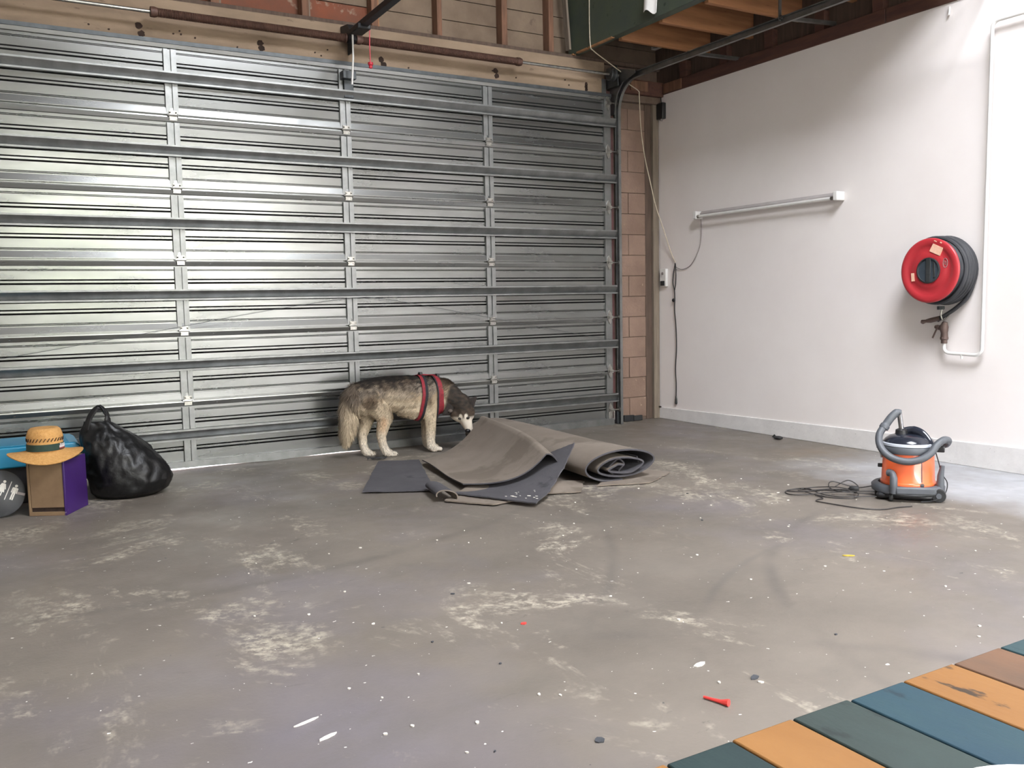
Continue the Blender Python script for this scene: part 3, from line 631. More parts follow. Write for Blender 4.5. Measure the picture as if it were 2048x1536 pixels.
def corefn(u, v):
    i = u*(len(core)-1); k = min(int(i), len(core)-2); p = core[k].lerp(core[k+1], i-k); return Vector((p.x, .03+v*1.7, p.z))
sheet_obj('inner_fold', corefn, 42, 6, .009, M_carpd, M_carpd, cl)
# the big flap that stands up against the roll
fp = thing('folded_carpet_flap', 'big beige carpet piece curving up from the floor against the roll', 'carpet', (-3.07, -1.35, 0))
A0, A1 = Vector((-2.99, -.87, .032)), Vector((-3.153, -1.83, .034))
B0, B1 = Vector((-2.37, -.63, .27)), Vector((-2.705, -2.09, .215))
off = Vector((3.07, 1.35, 0))
def flapfn(u, v):
    A = A0.lerp(A1, v); B = B0.lerp(B1, v)
    B = B + Vector((.02*math.sin(v*PI), 0, .03*math.sin(v*PI)))
    if u < .8:
        t = u/.8; p = A.lerp(B, t); p.z = A.z + (B.z-A.z)*(.06*t+.94*t**2.9); 
        p.y -= .05*math.sin(PI*t)*v
    else:
        t = (u-.8)/.2; p = B + Vector((.10*t, 0, -.02*math.sin(t*PI*.5) - .06*t*t + .012*math.sin(t*PI)))
    p.z += .006*math.sin(7*v+3*u)
    return p+off
o = sheet_obj('carpet_sheet', flapfn, 40, 24, .008, M_carpd, M_carp, fp)
def flat_piece(name, label, corners, top, under, nu=16, nv=16, jag=.008, th=.008, wav=.004, curl=None):
    c0 = sum((Vector(c) for c in corners), Vector())/4; c0.z = 0
    t = thing(name, label, 'carpet', c0)
    C = [Vector(c)-c0 for c in corners]
    def fn(u, v):
        p = (C[0]*(1-u)+C[1]*u)*(1-v) + (C[3]*(1-u)+C[2]*u)*v
        e = 1 if (u < .001 or u > .999 or v < .001 or v > .999) else 0
        n = mnoise.noise_vector(p*60)*jag*e
        p = p + Vector((n.x, n.y, 0)); p.z += wav*(1+mnoise.noise(p*6))
        if curl: p = curl(p, u, v)
        return p
    sheet_obj('carpet_sheet', fn, nu, nv, th, top, under, t)
    return t, fn
flat_piece('carpet_offcut', 'charcoal carpet offcut lying flat at the left of the pile', [(-3.705, -1.55, .013), (-3.31, -1.76, .013), (-2.95, -.72, .012), (-3.22, -.60, .012)], M_carpd, M_carp)
def lift(p, u, v): return p
dsp = flat_piece('carpet_offcut', 'charcoal triangular carpet piece spotted with paint draped against the roll', [(-3.30, -1.96, .03), (-3.03, -2.48, .026), (-2.47, -2.05, .262), (-2.76, -1.66, .05)], M_carpd, M_carp, 26, 26, .012,
           curl=lambda p, u, v: p+Vector((0, 0, -.055*math.sin(PI*v)*(.7+.3*u))))
flat_piece('carpet_offcut', 'narrow beige carpet piece with a folded edge at the front of the pile', [(-3.395, -2.06, .012), (-3.21, -2.32, .012), (-2.75, -2.23, .012), (-3.05, -1.75, .014)], M_carp, M_carpd, 18, 18, .008)
flat_piece('carpet_offcut', 'beige carpet scrap poking out below the roll end', [(-2.80, -2.25, .012), (-2.60, -2.31, .010), (-2.40, -2.05, .010), (-2.62, -1.95, .012)], M_carp, M_carpd, 14, 14, .006,
           curl=lambda p, u, v: p+Vector((0, 0, .05*math.sin(PI*v)*(1-u)**2)))
flat_piece('carpet_offcut', 'flat beige carpet strip under the right side of the roll', [(-2.42, -2.22, .009), (-2.10, -2.34, .009), (-1.76, -2.14, .010), (-1.95, -1.80, .009)], M_carp, M_carpd, 14, 14, .012)
f2 = thing('carpet_fold', 'small grey carpet fold with an open loop end at the front', 'carpet', (-3.36, -1.97, 0))
def foldfn(u, v):
    a = PI*(u*1.25-.15); t = v
    return Vector((.06*t-.02+.05*math.cos(a)*(1-.2*t), -.10+.30*t-.03*math.cos(a), .040+.030*math.sin(a-.2)*(1-.2*t) + (.0 if u > .2 else -.004)))
sheet_obj('carpet_sheet', foldfn, 18, 6, .007, M_carp, M_carpd, f2)
tag(MB().sheet(lambda u, v: Vector((-3.25+.13*u+.012*math.sin(9*v), -.43-.06*u+.035*(v-.5)*(1-.4*math.sin(7*u)), .010+.014*abs(math.sin(5*u+2*v)))), 14, 6, .005).build('carpet_thread', M_rubber), 'dark frayed carpet scrap on the floor by the hind paws', 'carpet')
M_spot = mat('dried_white_paint', '#cfcac2', '#bfbab2', 40, rough=.8)
rs = random.Random(4)
for i in range(16):                                            # dried paint spots stuck to the pile
    u, v = rs.uniform(.62, .97), rs.uniform(.06, .34); p = dsp[1](u, v); w_ = rs.choice((.005, .006, .009, .014)); a_ = rs.uniform(0, 3)
    q = dsp[1](min(1, u+.02), v); q2 = dsp[1](u, min(1, v+.02)); ax_, ay_ = (q-p).normalized(), (q2-p).normalized(); nn = ax_.cross(ay_).normalized(); nn = nn if nn.z > 0 else -nn
    vs_ = []
    for hh in (-.001, .0022):
        for k in range(6): vs_.append(p+nn*hh+ax_*(w_*math.cos(k*PI/3+a_)*rs.uniform(.7, 1.1))+ay_*(w_*.5*math.sin(k*PI/3+a_)*rs.uniform(.7, 1.1)))
    MB().add(vs_, [(0, 1, 2, 3, 4, 5), (6, 7, 8, 9, 10, 11)]+[(k, (k+1) % 6, 6+(k+1) % 6, 6+k) for k in range(6)]).build('paint_spot', M_spot, dsp[0], smooth=False)

# ------------------------------------------------------------------ left corner: crate, hat, tub, sign, rubbish bag
ang = math.radians(-29)
M_crate = mat('worn_brown_board', '#7a6349', '#6a543d', 6, rough=.8, c3='#4d3b2b', s3=4, t3=.62)
M_purple = mat('purple_laminate', '#3a1d60', '#321852', 4, rough=.45, c3='#7d7288', s3=16, t3=.70)
cx = thing('storage_crate', 'upright brown box with a purple side standing under the straw hat', 'box', (-5.398, -1.05, 0), ang)
W, D, Hh = .212, .27, .312
MB().box(-W/2+.012, .014, .02, W/2-.012, D-.002, Hh-.012).build('inner_body', M_crate, cx, smooth=False)
for s in (-1, 1): 
    MB().box(s*W/2-.012*(s > 0)-.0*(s < 0), 0, .0, s*W/2+.012*(s < 0), D, Hh).build('side_panel', M_purple if s > 0 else M_crate, cx, bevel=.002, label='scuffed purple side panel' if s > 0 else None)
MB().box(-W/2+.012, 0, 0, W/2-.012, D, .022).build('bottom_board', M_crate, cx, bevel=.002)
MB().box(-W/2+.012, 0, Hh-.014, W/2-.012, D, Hh).build('top_board', M_crate, cx, bevel=.002)
MB().box(-W/2+.014, .004, .046, W/2-.014, .014, Hh-.014).build('front_panel', M_crate, cx, bevel=.002)
MB().box(-W/2+.014, .012, .022, W/2-.014, .02, .046).build('slot', M_hole, cx, smooth=False)
# straw hat
M_straw = mat('woven_straw', '#c99a5e', '#b98849', 60, rough=.8, bump=.6, bscale=140, c3='#9a6c3a', s3=90, t3=.64)
M_band = mat('dark_green_ribbon', '#1f3329', '#24392e', 30, rough=.8)
ht = thing('straw_hat', 'wide brimmed straw hat with a dark green band on the brown box', 'hat', (-5.385, -.95, .322))
def brim(a, t):
    r = .085+.107*t; z = .035-.030*t - .030*t*max(0, -math.sin(a))**2 + .022*t*t*(math.cos(a)**2) - .004*t
    return Vector((r*math.cos(a)*1.02, r*math.sin(a)*.95, z+.014))
MB().sheet(lambda u, v: brim(2*PI*v, u), 10, 64, .005).build('brim', M_straw, ht, angle=60)
prof_c = [(.094, .040), (.096, .052), (.094, .085), (.0925, .100), (.0935, .112), (.096, .120), (.090, .145), (.083, .162), (.072, .172), (.05, .170), (.02, .163), (.001, .162)]
MB().lathe(prof_c, 48, sx=1.0, sy=1.08).build('crown', M_straw, ht, angle=60)
MB().lathe([(.0945, .046), (.0985, .047), (.0970, .084), (.0935, .085)], 48, sx=1.0, sy=1.08).build('band', M_band, ht)
M_weave = mat('weave_hole', '#2a1a0d', '#35210f', 30, rough=.9)
for i in range(30):
    a = 2*PI*i/30
    for q in (0, 1):
        aa = a+q*.07; zc = .104+q*.010
        c = Vector((.0945*math.cos(aa), .102*math.sin(aa), zc)); n = Vector((math.cos(aa), math.sin(aa), 0)); t = Vector((-math.sin(aa), math.cos(aa), 0))
        MB().bar(c-t*.004+Vector((0, 0, -.004)), c+t*.004+Vector((0, 0, .004)), .004, .005, n).build('weave_hole', M_weave, ht, smooth=False)
M_patchw = mat('badge_white', '#d6cfd0', '#c6bfc0', 40, rough=.7); M_patchr = mat('badge_red', '#8e2f2c', '#7d2825', 40, rough=.7)
def bandstrip(a0, a1, z0_, z1_, R, m, name):
    return MB().sheet(lambda u, v: Vector((R*math.cos(a0+(a1-a0)*u), R*1.08*math.sin(a0+(a1-a0)*u), z0_+(z1_-z0_)*v)), 8, 2, .0015).build(name, m, ht)
ba, bb = math.radians(-46), math.radians(-8)
bd = bandstrip(ba, bb, .060, .072, .1000, M_patchw, 'badge')
bandstrip(ba, bb, .052, .060, .1000, M_patchr, 'badge_stripe')
for i in range(7):                                              # blurred raised lettering of the badge
    a0 = ba+.05+i*.085
    bandstrip(a0, a0+.05, .073, .081 if i else .084, .1000, M_patchw, 'badge_letter')
# dark tub with a blue lid
M_blue = mat('turquoise_plastic', '#1f7fa0', '#1a7394', 4, rough=.4)
M_tub = mat('black_tub_plastic', '#242123', '#1d1b1d', 6, rough=.5)
tb = thing('storage_tub', 'black storage tub with a turquoise blue lid against the garage door', 'tub', (-5.62, -.42, 0))
MB().prism([(-.40, 0), (.40, 0), (.425, .235), (-.425, .235)], lambda u, v, d: (u, d, v), -.17, .22).build('tub_body', M_tub, tb, bevel=.012)
MB().prism([(-.445, .225), (.445, .225), (.44, .335), (.41, .352), (-.41, .352), (-.44, .335)], lambda u, v, d: (u, d, v), -.20, .25).build('lid', M_blue, tb, bevel=.01)
MB().box(-.38, -.175, .352, .38, .225, .358).build('lid_rib', M_blue, tb, bevel=.003)
# toilet sign
M_signd = mat('charcoal_sign', '#2e2f31', '#333436', 6, rough=.5); M_signw = mat('sign_white', '#dedbd2', '#d2cfc6', 8, rough=.6)
sg = thing('toilet_sign', 'round charcoal toilet sign with white man and woman figures', 'sign', (-5.632, -.93, .136))
sg.rotation_euler = (math.radians(-12), 0, 0)
MB().lathe([(.001, -.006), (.128, -.006), (.132, -.003), (.132, .003), (.128, .006), (.001, .006)], 56, axis='y').build('disc', M_signd, sg)
T = math.radians(-24)
def fig(pieces, name, ox, oz):
    mb = MB()
    for poly in pieces:
        q = []
        for u, v in poly:
            u, v = u*.00086, v*.00086; q.append((ox+u*math.cos(T)-v*math.sin(T), oz+u*math.sin(T)+v*math.cos(T)))
        mb.prism(q, lambda u, v, d: (u, d, v), -.0085, -.0055)
    return mb.build(name, M_signw, sg, smooth=False)
circ = lambda cx_, cy_, r_: [(cx_+r_*math.cos(2*PI*i/16), cy_+r_*math.sin(2*PI*i/16)) for i in range(16)]
man = [circ(0, 44, 9), [(-14, 32), (14, 32), (18, 28), (18, -4), (12, -4), (11, 20), (10, 24), (10, -50), (1.5, -50), (1.5, -8), (-1.5, -8), (-1.5, -50), (-10, -50), (-10, 24), (-11, 20), (-12, -4), (-18, -4), (-18, 28)]]
wom = [circ(0, 44, 9), [(-9, 32), (9, 32), (13, 29), (23, -2), (17, -4), (9, 22), (20, -24), (9, -24), (9, -50), (2, -50), (2, -24), (-2, -24), (-2, -50), (-9, -50), (-9, -24), (-20, -24), (-9, 22), (-17, -4), (-23, -2), (-13, 29)]]
fig(wom, 'woman_pictogram', .018, .030); fig(man, 'man_pictogram', .074, -.002)
fig([[(-2.4, -62), (2.4, -62), (2.4, 62), (-2.4, 62)]], 'divider', .046, .012)
MB().tbox(Matrix.Translation((.105, -.007, -.012)) @ Matrix.Rotation(.35, 4, 'Y'), .05, .003, .014).build('tape', M_greycable, sg, smooth=False)
# rubbish bag
M_bag = mat('black_bag_film', '#0a0a0b', '#0e0e0f', 12, rough=.42, spec=.45, bump=.5, bscale=16)
bg = thing('rubbish_bag', 'full black plastic rubbish bag with a tied loop handle', 'bag', (-4.92, -.68, 0))
ctrl = [(0, -.19, .17, .15), (.03, -.215, .225, .19), (.10, -.225, .25, .21), (.20, -.24, .20, .20), (.28, -.25, .14, .175), (.36, -.255, .05, .13), (.41, -.245, -.02, .09), (.45, -.225, -.07, .06), (.475, -.215, -.115, .04)]
def bagfn(u, v):
    zz = v*.475; 
    for i in range(len(ctrl)-1):
        if ctrl[i][0] <= zz <= ctrl[i+1][0]+1e-9: break
    a, c = ctrl[i], ctrl[i+1]; t = (zz-a[0])/(c[0]-a[0]); l, r_, d = (a[k]+(c[k]-a[k])*t for k in (1, 2, 3))
    th = 2*PI*u; p = Vector(((l+r_)/2+(r_-l)/2*math.cos(th), d*math.sin(th), zz+.002))
    n = Vector((math.cos(th), math.sin(th)*1.1, .15)).normalized()
    k1 = 1-abs(mnoise.noise(Vector((p.x*9, p.y*9, p.z*6+3))))*2; k2 = 1-abs(mnoise.noise(Vector((p.x*22, p.y*22, p.z*13))))*2
    fold = .5*math.sin(th*7+zz*16+2*math.sin(zz*9))
    amp = min(1, v*6)*1.0
    return p + n*(.009*k1+.010*k2 + .010*fold*v)*amp
nu, nv = 90, 44; bv = []; bf = []
for j in range(nv+1):
    for i in range(nu): bv.append(bagfn(i/nu, j/nv))
for j in range(nv):
    for i in range(nu): bf.append((j*nu+i, j*nu+(i+1) % nu, (j+1)*nu+(i+1) % nu, (j+1)*nu+i))
bf += [tuple(range(nu))[::-1], tuple(nv*nu+i for i in range(nu))]
MB().add(bv, bf).build('bag_body', M_bag, bg, angle=75)
lp = smoothpath([(-.235, -.02, .40), (-.222, -.03, .455), (-.20, -.03, .515), (-.155, -.03, .565), (-.112, -.03, .53), (-.105, -.03, .47), (-.085, -.03, .42)], 6)
MB().tube(lp, [.013]*6+[.012]*10+[.010]*6+[.010]*6+[.013]*9, 8, flat=1.7).build('handle_loop', M_bag, bg)
MB().tube(smoothpath([(-.165, -.03, .56), (-.145, -.035, .575), (-.125, -.04, .545), (-.12, -.04, .525)], 4), [.008]*4+[.016]*5+[.018]*4, 8, flat=.5).build('handle_knot', M_bag, bg)

# ------------------------------------------------------------------ plank table in the near corner
tab = thing('plank_table', 'table of orange, blue and grey painted planks in the near corner', 'table', (-4.55, -6.30, 0))
def plank_mat(i, a, b_, c):
    a, b_, c = (tuple(k*.52 for k in lin(q)) for q in (a, b_, c))
    return mat('plank_paint_%d' % i, a, b_, 5, rough=.6, spec=.3, c3=c, s3=11, t3=.60, stretch=(2.2, .8, 1), bump=.1)
PM = {'teal': plank_mat(1, '#22383a', '#2a413f', '#1a2b2d'), 'orange': plank_mat(2, '#b27d42', '#a8733a', '#4b3825'), 'grey': plank_mat(3, '#3f4f4b', '#374440', '#2c3735'),
      'blue': plank_mat(4, '#264b5d', '#2f525c', '#1f3a47'), 'pink': plank_mat(5, '#8c6549', '#755a46', '#574234'), 'sea': plank_mat(6, '#3a585c', '#334f55', '#2a4146')}
xs = [-5.115, -5.013, -4.915, -4.817, -4.718, -4.615, -4.509, -4.402, -4.30, -4.20, -4.10]
cs = ['orange', 'teal', 'orange', 'grey', 'blue', 'orange', 'pink', 'sea', 'teal', 'orange']
for i, c in enumerate(cs):
    MB().box(xs[i]+.0012+4.55, -.34, .622, xs[i+1]-.0012+4.55, .327+random.uniform(-.003, .003), .65).build('plank', PM[c], tab, bevel=.0025, label='%s painted plank' % {'sea': 'blue-green', 'pink': 'pinkish brown'}.get(c, c))
for y in (-.28, .26): MB().box(-.54, y-.02, .56, .42, y+.02, .62).build('apron', M_darkwood, tab, bevel=.003)
for x in (-.51, .39):
    for y in (-.28, .26): MB().box(x-.03, y-.03, 0, x+.03, y+.03, .56).build('leg', M_darkwood, tab, bevel=.003)
pl = thing('white_plate', 'white round edge at the bottom of the picture on the plank table', 'plate', (-4.806, -6.300, .65))
MB().lathe([(.001, .004), (.06, .003), (.065, .0), (.075, .0), (.08, .006), (.125, .016), (.13, .018), (.128, .020), (.08, .010), (.001, .008)], 48).build('dish', M_whiteplastic, pl)

# ------------------------------------------------------------------ debris on the floor
M_chip = mat('white_paint_flake', '#d9d4c9', '#cbc6bb', 40, rough=.8); M_redchip = mat('red_scrap', '#e0433d', '#d23b36', 30, rough=.5)
M_yel = mat('yellow_scrap', '#c2a83c', '#b39a33', 30, rough=.6); M_dchip = mat('slate_scrap', '#3f4146', '#36383c', 30, rough=.7)
def chip(x, y, w, l, rot, m, label, name, group=None, cat='debris'):
    rr = random.Random(int(x*1000+y*77)); n = 7
    poly = []
    for i in range(n):
        a = 2*PI*i/n; u, v = w*math.cos(a)*rr.uniform(.7, 1.1), l*math.sin(a)*rr.uniform(.7, 1.1); poly.append((u*math.cos(rot)-v*math.sin(rot), u*math.sin(rot)+v*math.cos(rot)))
    o = MB().prism(poly, lambda u, v, d: (u, v, d), .0005, .004).build(name, m, smooth=False); o.location = (x, y, 0)
    return tag(o, label, cat, group)
chip(-4.025, -4.004, .013, .010, .2, M_redchip, 'small round red scrap on the bare middle of the floor', 'red_scrap')
gt = tag(MB().tube([(0, 0, .006), (.018, -.022, .006), (.034, -.042, .007), (.044, -.054, .009), (.050, -.061, .010)], [.004, .0045, .006, .009, .011], 8).build('red_golf_tee', M_redchip), 'red tee shaped plastic peg lying on the floor near the plank table', 'peg'); gt.location = (-3.90, -4.81, 0); gt.rotation_euler = (0, 0, -.35)
chip(-3.672, -4.786, .022, .012, .5, M_dchip, 'diamond shaped slate grey scrap on the floor near the plank table', 'dark_scrap')
chip(-2.38, -4.077, .028, .008, -.6, M_yel, 'flat yellow scrap on the floor in front of the vacuum', 'yellow_scrap')
chip(-4.30, -4.85, .018, .014, .5, M_dchip, 'small slate grey scrap beside the plank table edge', 'dark_scrap')
big = [(-4.904, -4.444, .03, .008, .35), (-4.93, -4.33, .045, .006, .3), (-3.745, -4.622, .028, .011, .2)]
for q, lab in zip(big, ('oblong white paint flake at the bottom left of the floor', 'long thin streak of white paint at the bottom left of the floor', 'largest pale flake in front of the plank table')): chip(*q, M_chip, lab, 'paint_flake')
random.seed(21)
for i in range(70):
    y = random.uniform(-5.0, -2.4); x = random.uniform(-4.9+(-2.4-y)*.0, -1.3)
    s_ = random.uniform(.003, .0065)
    chip(x, y, s_*random.uniform(1, 1.8), s_, random.uniform(0, 3), M_chip if random.random() < .85 else M_dchip, 'tiny flake of paint scattered on the concrete floor', 'paint_flake', 'paint flakes on the floor')
kn = thing('black_clip', 'small black clip lying by the foot of the white wall', 'clip', (-.13, -1.55, 0))
MB().ell((0, 0, .015), .03, .045, .014, 10, 6).build('clip_body', M_rubber, kn); MB().tube([(.0, .03, .02), (.01, .05, .03), (.0, .06, .012)], .007, 7).build('clip_tail', M_rubber, kn)

# ------------------------------------------------------------------ the dog
DB = Vector((-2.87, -.33, 0))
dog = thing('dog', 'grey and cream husky type dog in a red harness sniffing the carpets', 'dog', DB)
def chain(bm_, pts, ysc=1.0, yc=-.32):
    """closely spaced spheres from joint to joint; merged to one skin below"""
    for (a, b_) in zip(pts[:-1], pts[1:]):
        n = max(2, int((Vector(a[:3])-Vector(b_[:3])).length/.012))
        for k in range(n+1):
            t = k/n; p = [a[i]+(b_[i]-a[i])*t for i in range(4)]
            bm_.append((p[0], p[1], p[2], p[3], ysc))
S = []
chain(S, [(-3.215, -.315, .475, .110), (-3.09, -.315, .478, .128), (-2.95, -.318, .468, .140), (-2.82, -.322, .452, .152), (-2.72, -.328, .448, .150), (-2.64, -.335, .470, .120)], .86)
chain(S, [(-2.86, -.325, .405, .125), (-2.76, -.328, .382, .130), (-2.68, -.335, .40, .12)], .82)          # brisket
chain(S, [(-3.255, -.315, .455, .10), (-3.20, -.315, .43, .115)], .9)                                       # rump
chain(S, [(-2.66, -.34, .475, .115), (-2.575, -.365, .465, .108), (-2.53, -.40, .435, .098), (-2.50, -.435, .395, .088)], .95)   # neck
chain(S, [(-2.60, -.36, .40, .095), (-2.55, -.40, .375, .085)])                                              # ruff
HX, HY = .026, -.014
def hchain(pts): chain(S, [(p[0]+HX, p[1]+HY, p[2], p[3]*1.09) for p in pts])
# head
hchain([(-2.492, -.448, .375, .078), (-2.490, -.470, .345, .076), (-2.486, -.49, .31, .066), (-2.482, -.505, .275, .054)])
hchain([(-2.482, -.508, .27, .046), (-2.474, -.522, .225, .038), (-2.466, -.533, .185, .030), (-2.462, -.537, .172, .026)])
hchain([(-2.485, -.487, .262, .045), (-2.470, -.505, .195, .026), (-2.466, -.508, .178, .02)])
hchain([(-2.535, -.462, .30, .052), (-2.515, -.48, .275, .045)]); hchain([(-2.445, -.495, .305, .048), (-2.452, -.502, .28, .042)])
# legs
def foreleg(dy, dx):
    chain(S, [(-2.655+dx, -.36+dy*.7, .44, .075), (-2.665+dx, -.37+dy, .36, .070), (-2.685+dx, -.375+dy, .285, .055), (-2.690+dx, -.38+dy, .20, .043), (-2.696+dx, -.38+dy, .10, .037), (-2.690+dx, -.38+dy, .055, .036), (-2.665+dx, -.382+dy, .033, .035)])
    for k, o in enumerate((-.022, -.007, .008, .022)): chain(S, [(-2.665+dx, -.382+dy+o*.6, .028, .020), (-2.622+dx+(.006 if k in (1, 2) else 0), -.388+dy+o, .020, .0165)])
foreleg(0, 0); foreleg(.15, .035)
def hindleg(X, Y, thigh):
    chain(S, [(-3.175, (Y*1.2-.315*.8)/2, .46, .105), (X-.02, Y*.8-.315*.2, .37, .085), (X+.012, Y, .305, .062), (X-.004, Y, .24, .048), (X-.022, Y, .17, .037), (X-.012, Y, .10, .032), (X+.012, Y, .045, .032), (X+.03, Y, .032, .033)])
    for k, o in enumerate((-.020, -.007, .007, .020)): chain(S, [(X+.03, Y+o*.6, .027, .019), (X+.078+(.006 if k in (1, 2) else 0), Y-.006+o, .019, .0155)])
hindleg(-3.075, -.365, 1)
chain(S, [(-3.19, -.29, .45, .10), (-3.185, -.26, .37, .085), (-3.165, -.25, .305, .062), (-3.178, -.25, .24, .048), (-3.205, -.25, .17, .037), (-3.202, -.25, .10, .032), (-3.185, -.25, .045, .032), (-3.17, -.25, .032, .033)])
for k, o in enumerate((-.020, -.007, .007, .020)): chain(S, [(-3.17, -.25+o*.6, .027, .019), (-3.125+(.006 if k in (1, 2) else 0), -.256+o, .019, .0155)])
# tail
chain(S, [(-3.275, -.31, .525, .045), (-3.315, -.305, .46, .055), (-3.325, -.30, .38, .060), (-3.325, -.30, .29, .062), (-3.338, -.30, .22, .052), (-3.352, -.30, .16, .032), (-3.358, -.30, .135, .015)])
ico = bmesh.new(); bmesh.ops.create_icosphere(ico, subdivisions=2, radius=1)
iv = np.array([v.co[:] for v in ico.verts]); ifc = np.array([[v.index for v in f.verts] for f in ico.faces]); ico.free()
SS = np.array(S); SS[:, :3] -= np.array(DB)
V = (SS[:, None, :3] + iv[None]*(SS[:, 3, None, None]*np.stack([np.ones(len(SS)), SS[:, 4], np.ones(len(SS))], 1)[:, None, :])).reshape(-1, 3)
F = (ifc[None] + (np.arange(len(SS))*len(iv))[:, None, None]).reshape(-1, 3)
me = bpy.data.meshes.new('dog_raw'); me.from_pydata(V.tolist(), [], F.tolist())
tmp = bpy.data.objects.new('dog_raw', me); col.objects.link(tmp)
rm = tmp.modifiers.new('r', 'REMESH'); rm.mode = 'VOXEL'; rm.voxel_size = .0065
smd = tmp.modifiers.new('s', 'SMOOTH'); smd.factor = .5; smd.iterations = 6
dg = bpy.context.evaluated_depsgraph_get()
bme = bpy.data.meshes.new_from_object(tmp.evaluated_get(dg)); bme.name = 'body'
bpy.data.objects.remove(tmp); bpy.data.meshes.remove(me)
bme.shade_smooth()
nvt = len(bme.vertices); co = np.empty(nvt*3); bme.vertices.foreach_get('co', co); co = co.reshape(-1, 3)
no = np.empty(nvt*3); bme.vertices.foreach_get('normal', no); no = no.reshape(-1, 3)
TC = Vector((-.455, -.89, 0)); RR = Vector((.863, -.504, 0))
def ss(a, b_, x): t = min(1, max(0, (x-a)/(b_-a))); return t*t*(3-2*t)
def mixc(a, b_, t): return tuple(a[i]+(b_[i]-a[i])*t for i in range(3))
CREAM, WHITE, TAN, GREY, BROWN, DARK, ORNG = (.49, .40, .285), (.67, .60, .50), (.29, .215, .135), (.17, .14, .11), (.085, .058, .038), (.018, .015, .013), (.48, .27, .14)
HC = Vector((-2.484+HX, -.49+HY, .30))
def paint(p):                                                    # coat pattern in world coordinates (x along the back, z up)
    x, y, z = p
    n1 = mnoise.noise(Vector((x*9, y*9, z*16))); n2 = mnoise.noise(Vector((x*30, y*30, z*60))); n3 = mnoise.noise(Vector((x*5+7, y*5, z*7)))
    v = Vector(p)
    head = ss(.0, .045, (x+2.55)*.8 + (-.40-y)*.9 + (.40-z)*.25)      # front of the neck counts as head
    # body
    top = .61-.12*max(0, (x+2.62))*2; h = (z-.31)/(top-.31)
    c = mixc(CREAM, TAN, ss(.22, .5, h+.22*n1+.1*n2))
    c = mixc(c, GREY, ss(.42, .72, h+.28*n1+.22*n2))
    c = mixc(c, BROWN, ss(.60, .85, h+.25*n2+.25*n3)*.9)
    c = mixc(c, DARK, ss(.70, .95, h+.26*n2+.15*n1))
    c = mixc(c, CREAM, .5*ss(.15, .45, n3)*ss(.9, .5, h))
    # dark thigh patch, pale flank, orange stain
    d = math.hypot((x+3.19)/.05, (z-.44)/.07); c = mixc(c, BROWN, .85*ss(1.3, .5, d+.7*n1))
    d = math.hypot((x+3.02)/.07, (z-.40)/.10); c = mixc(c, CREAM, .65*ss(1.3, .4, d+.6*n1))
    # legs
    leg = ss(.36, .28, z); c = mixc(c, mixc(WHITE, CREAM, ss(.03, .24, z+.03*n1)), leg)
    d = math.hypot((x+3.09)/.04, (z-.27)/.08)
    if y < -.30: c = mixc(c, ORNG, .55*ss(1.2, .3, d+.5*n1))
    d = math.hypot((x+2.66)/.06, (z-.36)/.07); c = mixc(c, TAN, .6*ss(1.2, .3, d+.6*n1))
    # belly fringe
    # tail
    if x < -3.27:
        t = ss(.50, .36, z+.05*n1); c = mixc(mixc(GREY, BROWN, .5+.5*n2), mixc(CREAM, TAN, .25+.3*n2), t); c = mixc(c, GREY, .5*ss(-3.36, -3.39, x+.02*n1))
    # neck
    if x > -2.64 and head < .5:
        c = mixc(mixc(TAN, GREY, .4+.5*n2), BROWN, ss(.47, .57, z+.05*n1)); c = mixc(c, CREAM, ss(.44, .36, z+.05*n1)*.8)
        d = math.hypot((x+2.475)/.04, (z-.475)/.03); c = mixc(c, CREAM, ss(1.2, .4, d))
    if head > .01:
        lat = (v-HC).dot(RR); zz = z
        hcol = mixc(BROWN, DARK, .5+.4*n2+.3*ss(.30, .36, z))
        face = ss(.262, .240, z + .25*abs(lat) - .02 + .01*n1)          # white muzzle
        brow = min(math.hypot((lat-.019)/.015, (z-.279)/.023), math.hypot((lat+.022)/.015, (z-.277)/.023))
        cheek = ss(.285, .262, z)*ss(.02, .05, abs(lat))
        f = max(face, ss(1.25, .7, brow), cheek)
        hcol = mixc(hcol, WHITE, f)
        hcol = mixc(hcol, BROWN, .5*ss(.012, .004, abs(lat))*ss(.25, .28, z)*ss(.33, .29, z))
        c = mixc(c, hcol, head)
    return tuple(max(0, k) for k in c)
cols = np.array([paint(co[i]+np.array(DB)) for i in range(nvt)])
ca = bme.color_attributes.new('coat', 'FLOAT_COLOR', 'POINT'); ca.data.foreach_set('color', np.concatenate([cols, np.ones((nvt, 1))], 1).ravel())
def coat_mat():
    m = bpy.data.materials.new('dog_coat'); m.use_nodes = True; b = m.node_tree.nodes['Principled BSDF']
    a = m.node_tree.nodes.new('ShaderNodeAttribute'); a.attribute_name = 'coat'; m.node_tree.links.new(a.outputs[0], b.inputs['Base Color'])
    b.inputs['Roughness'].default_value = .8; b.inputs['Specular IOR Level'].default_value = .25; return m
M_coat = coat_mat()
bme.materials.clear(); bme.materials.append(M_coat)
body = bpy.data.objects.new('body', bme); col.objects.link(body); body.parent = dog
bvh = BVHTree.FromPolygons([Vector(c) for c in co], [tuple(p.vertices) for p in bme.polygons])
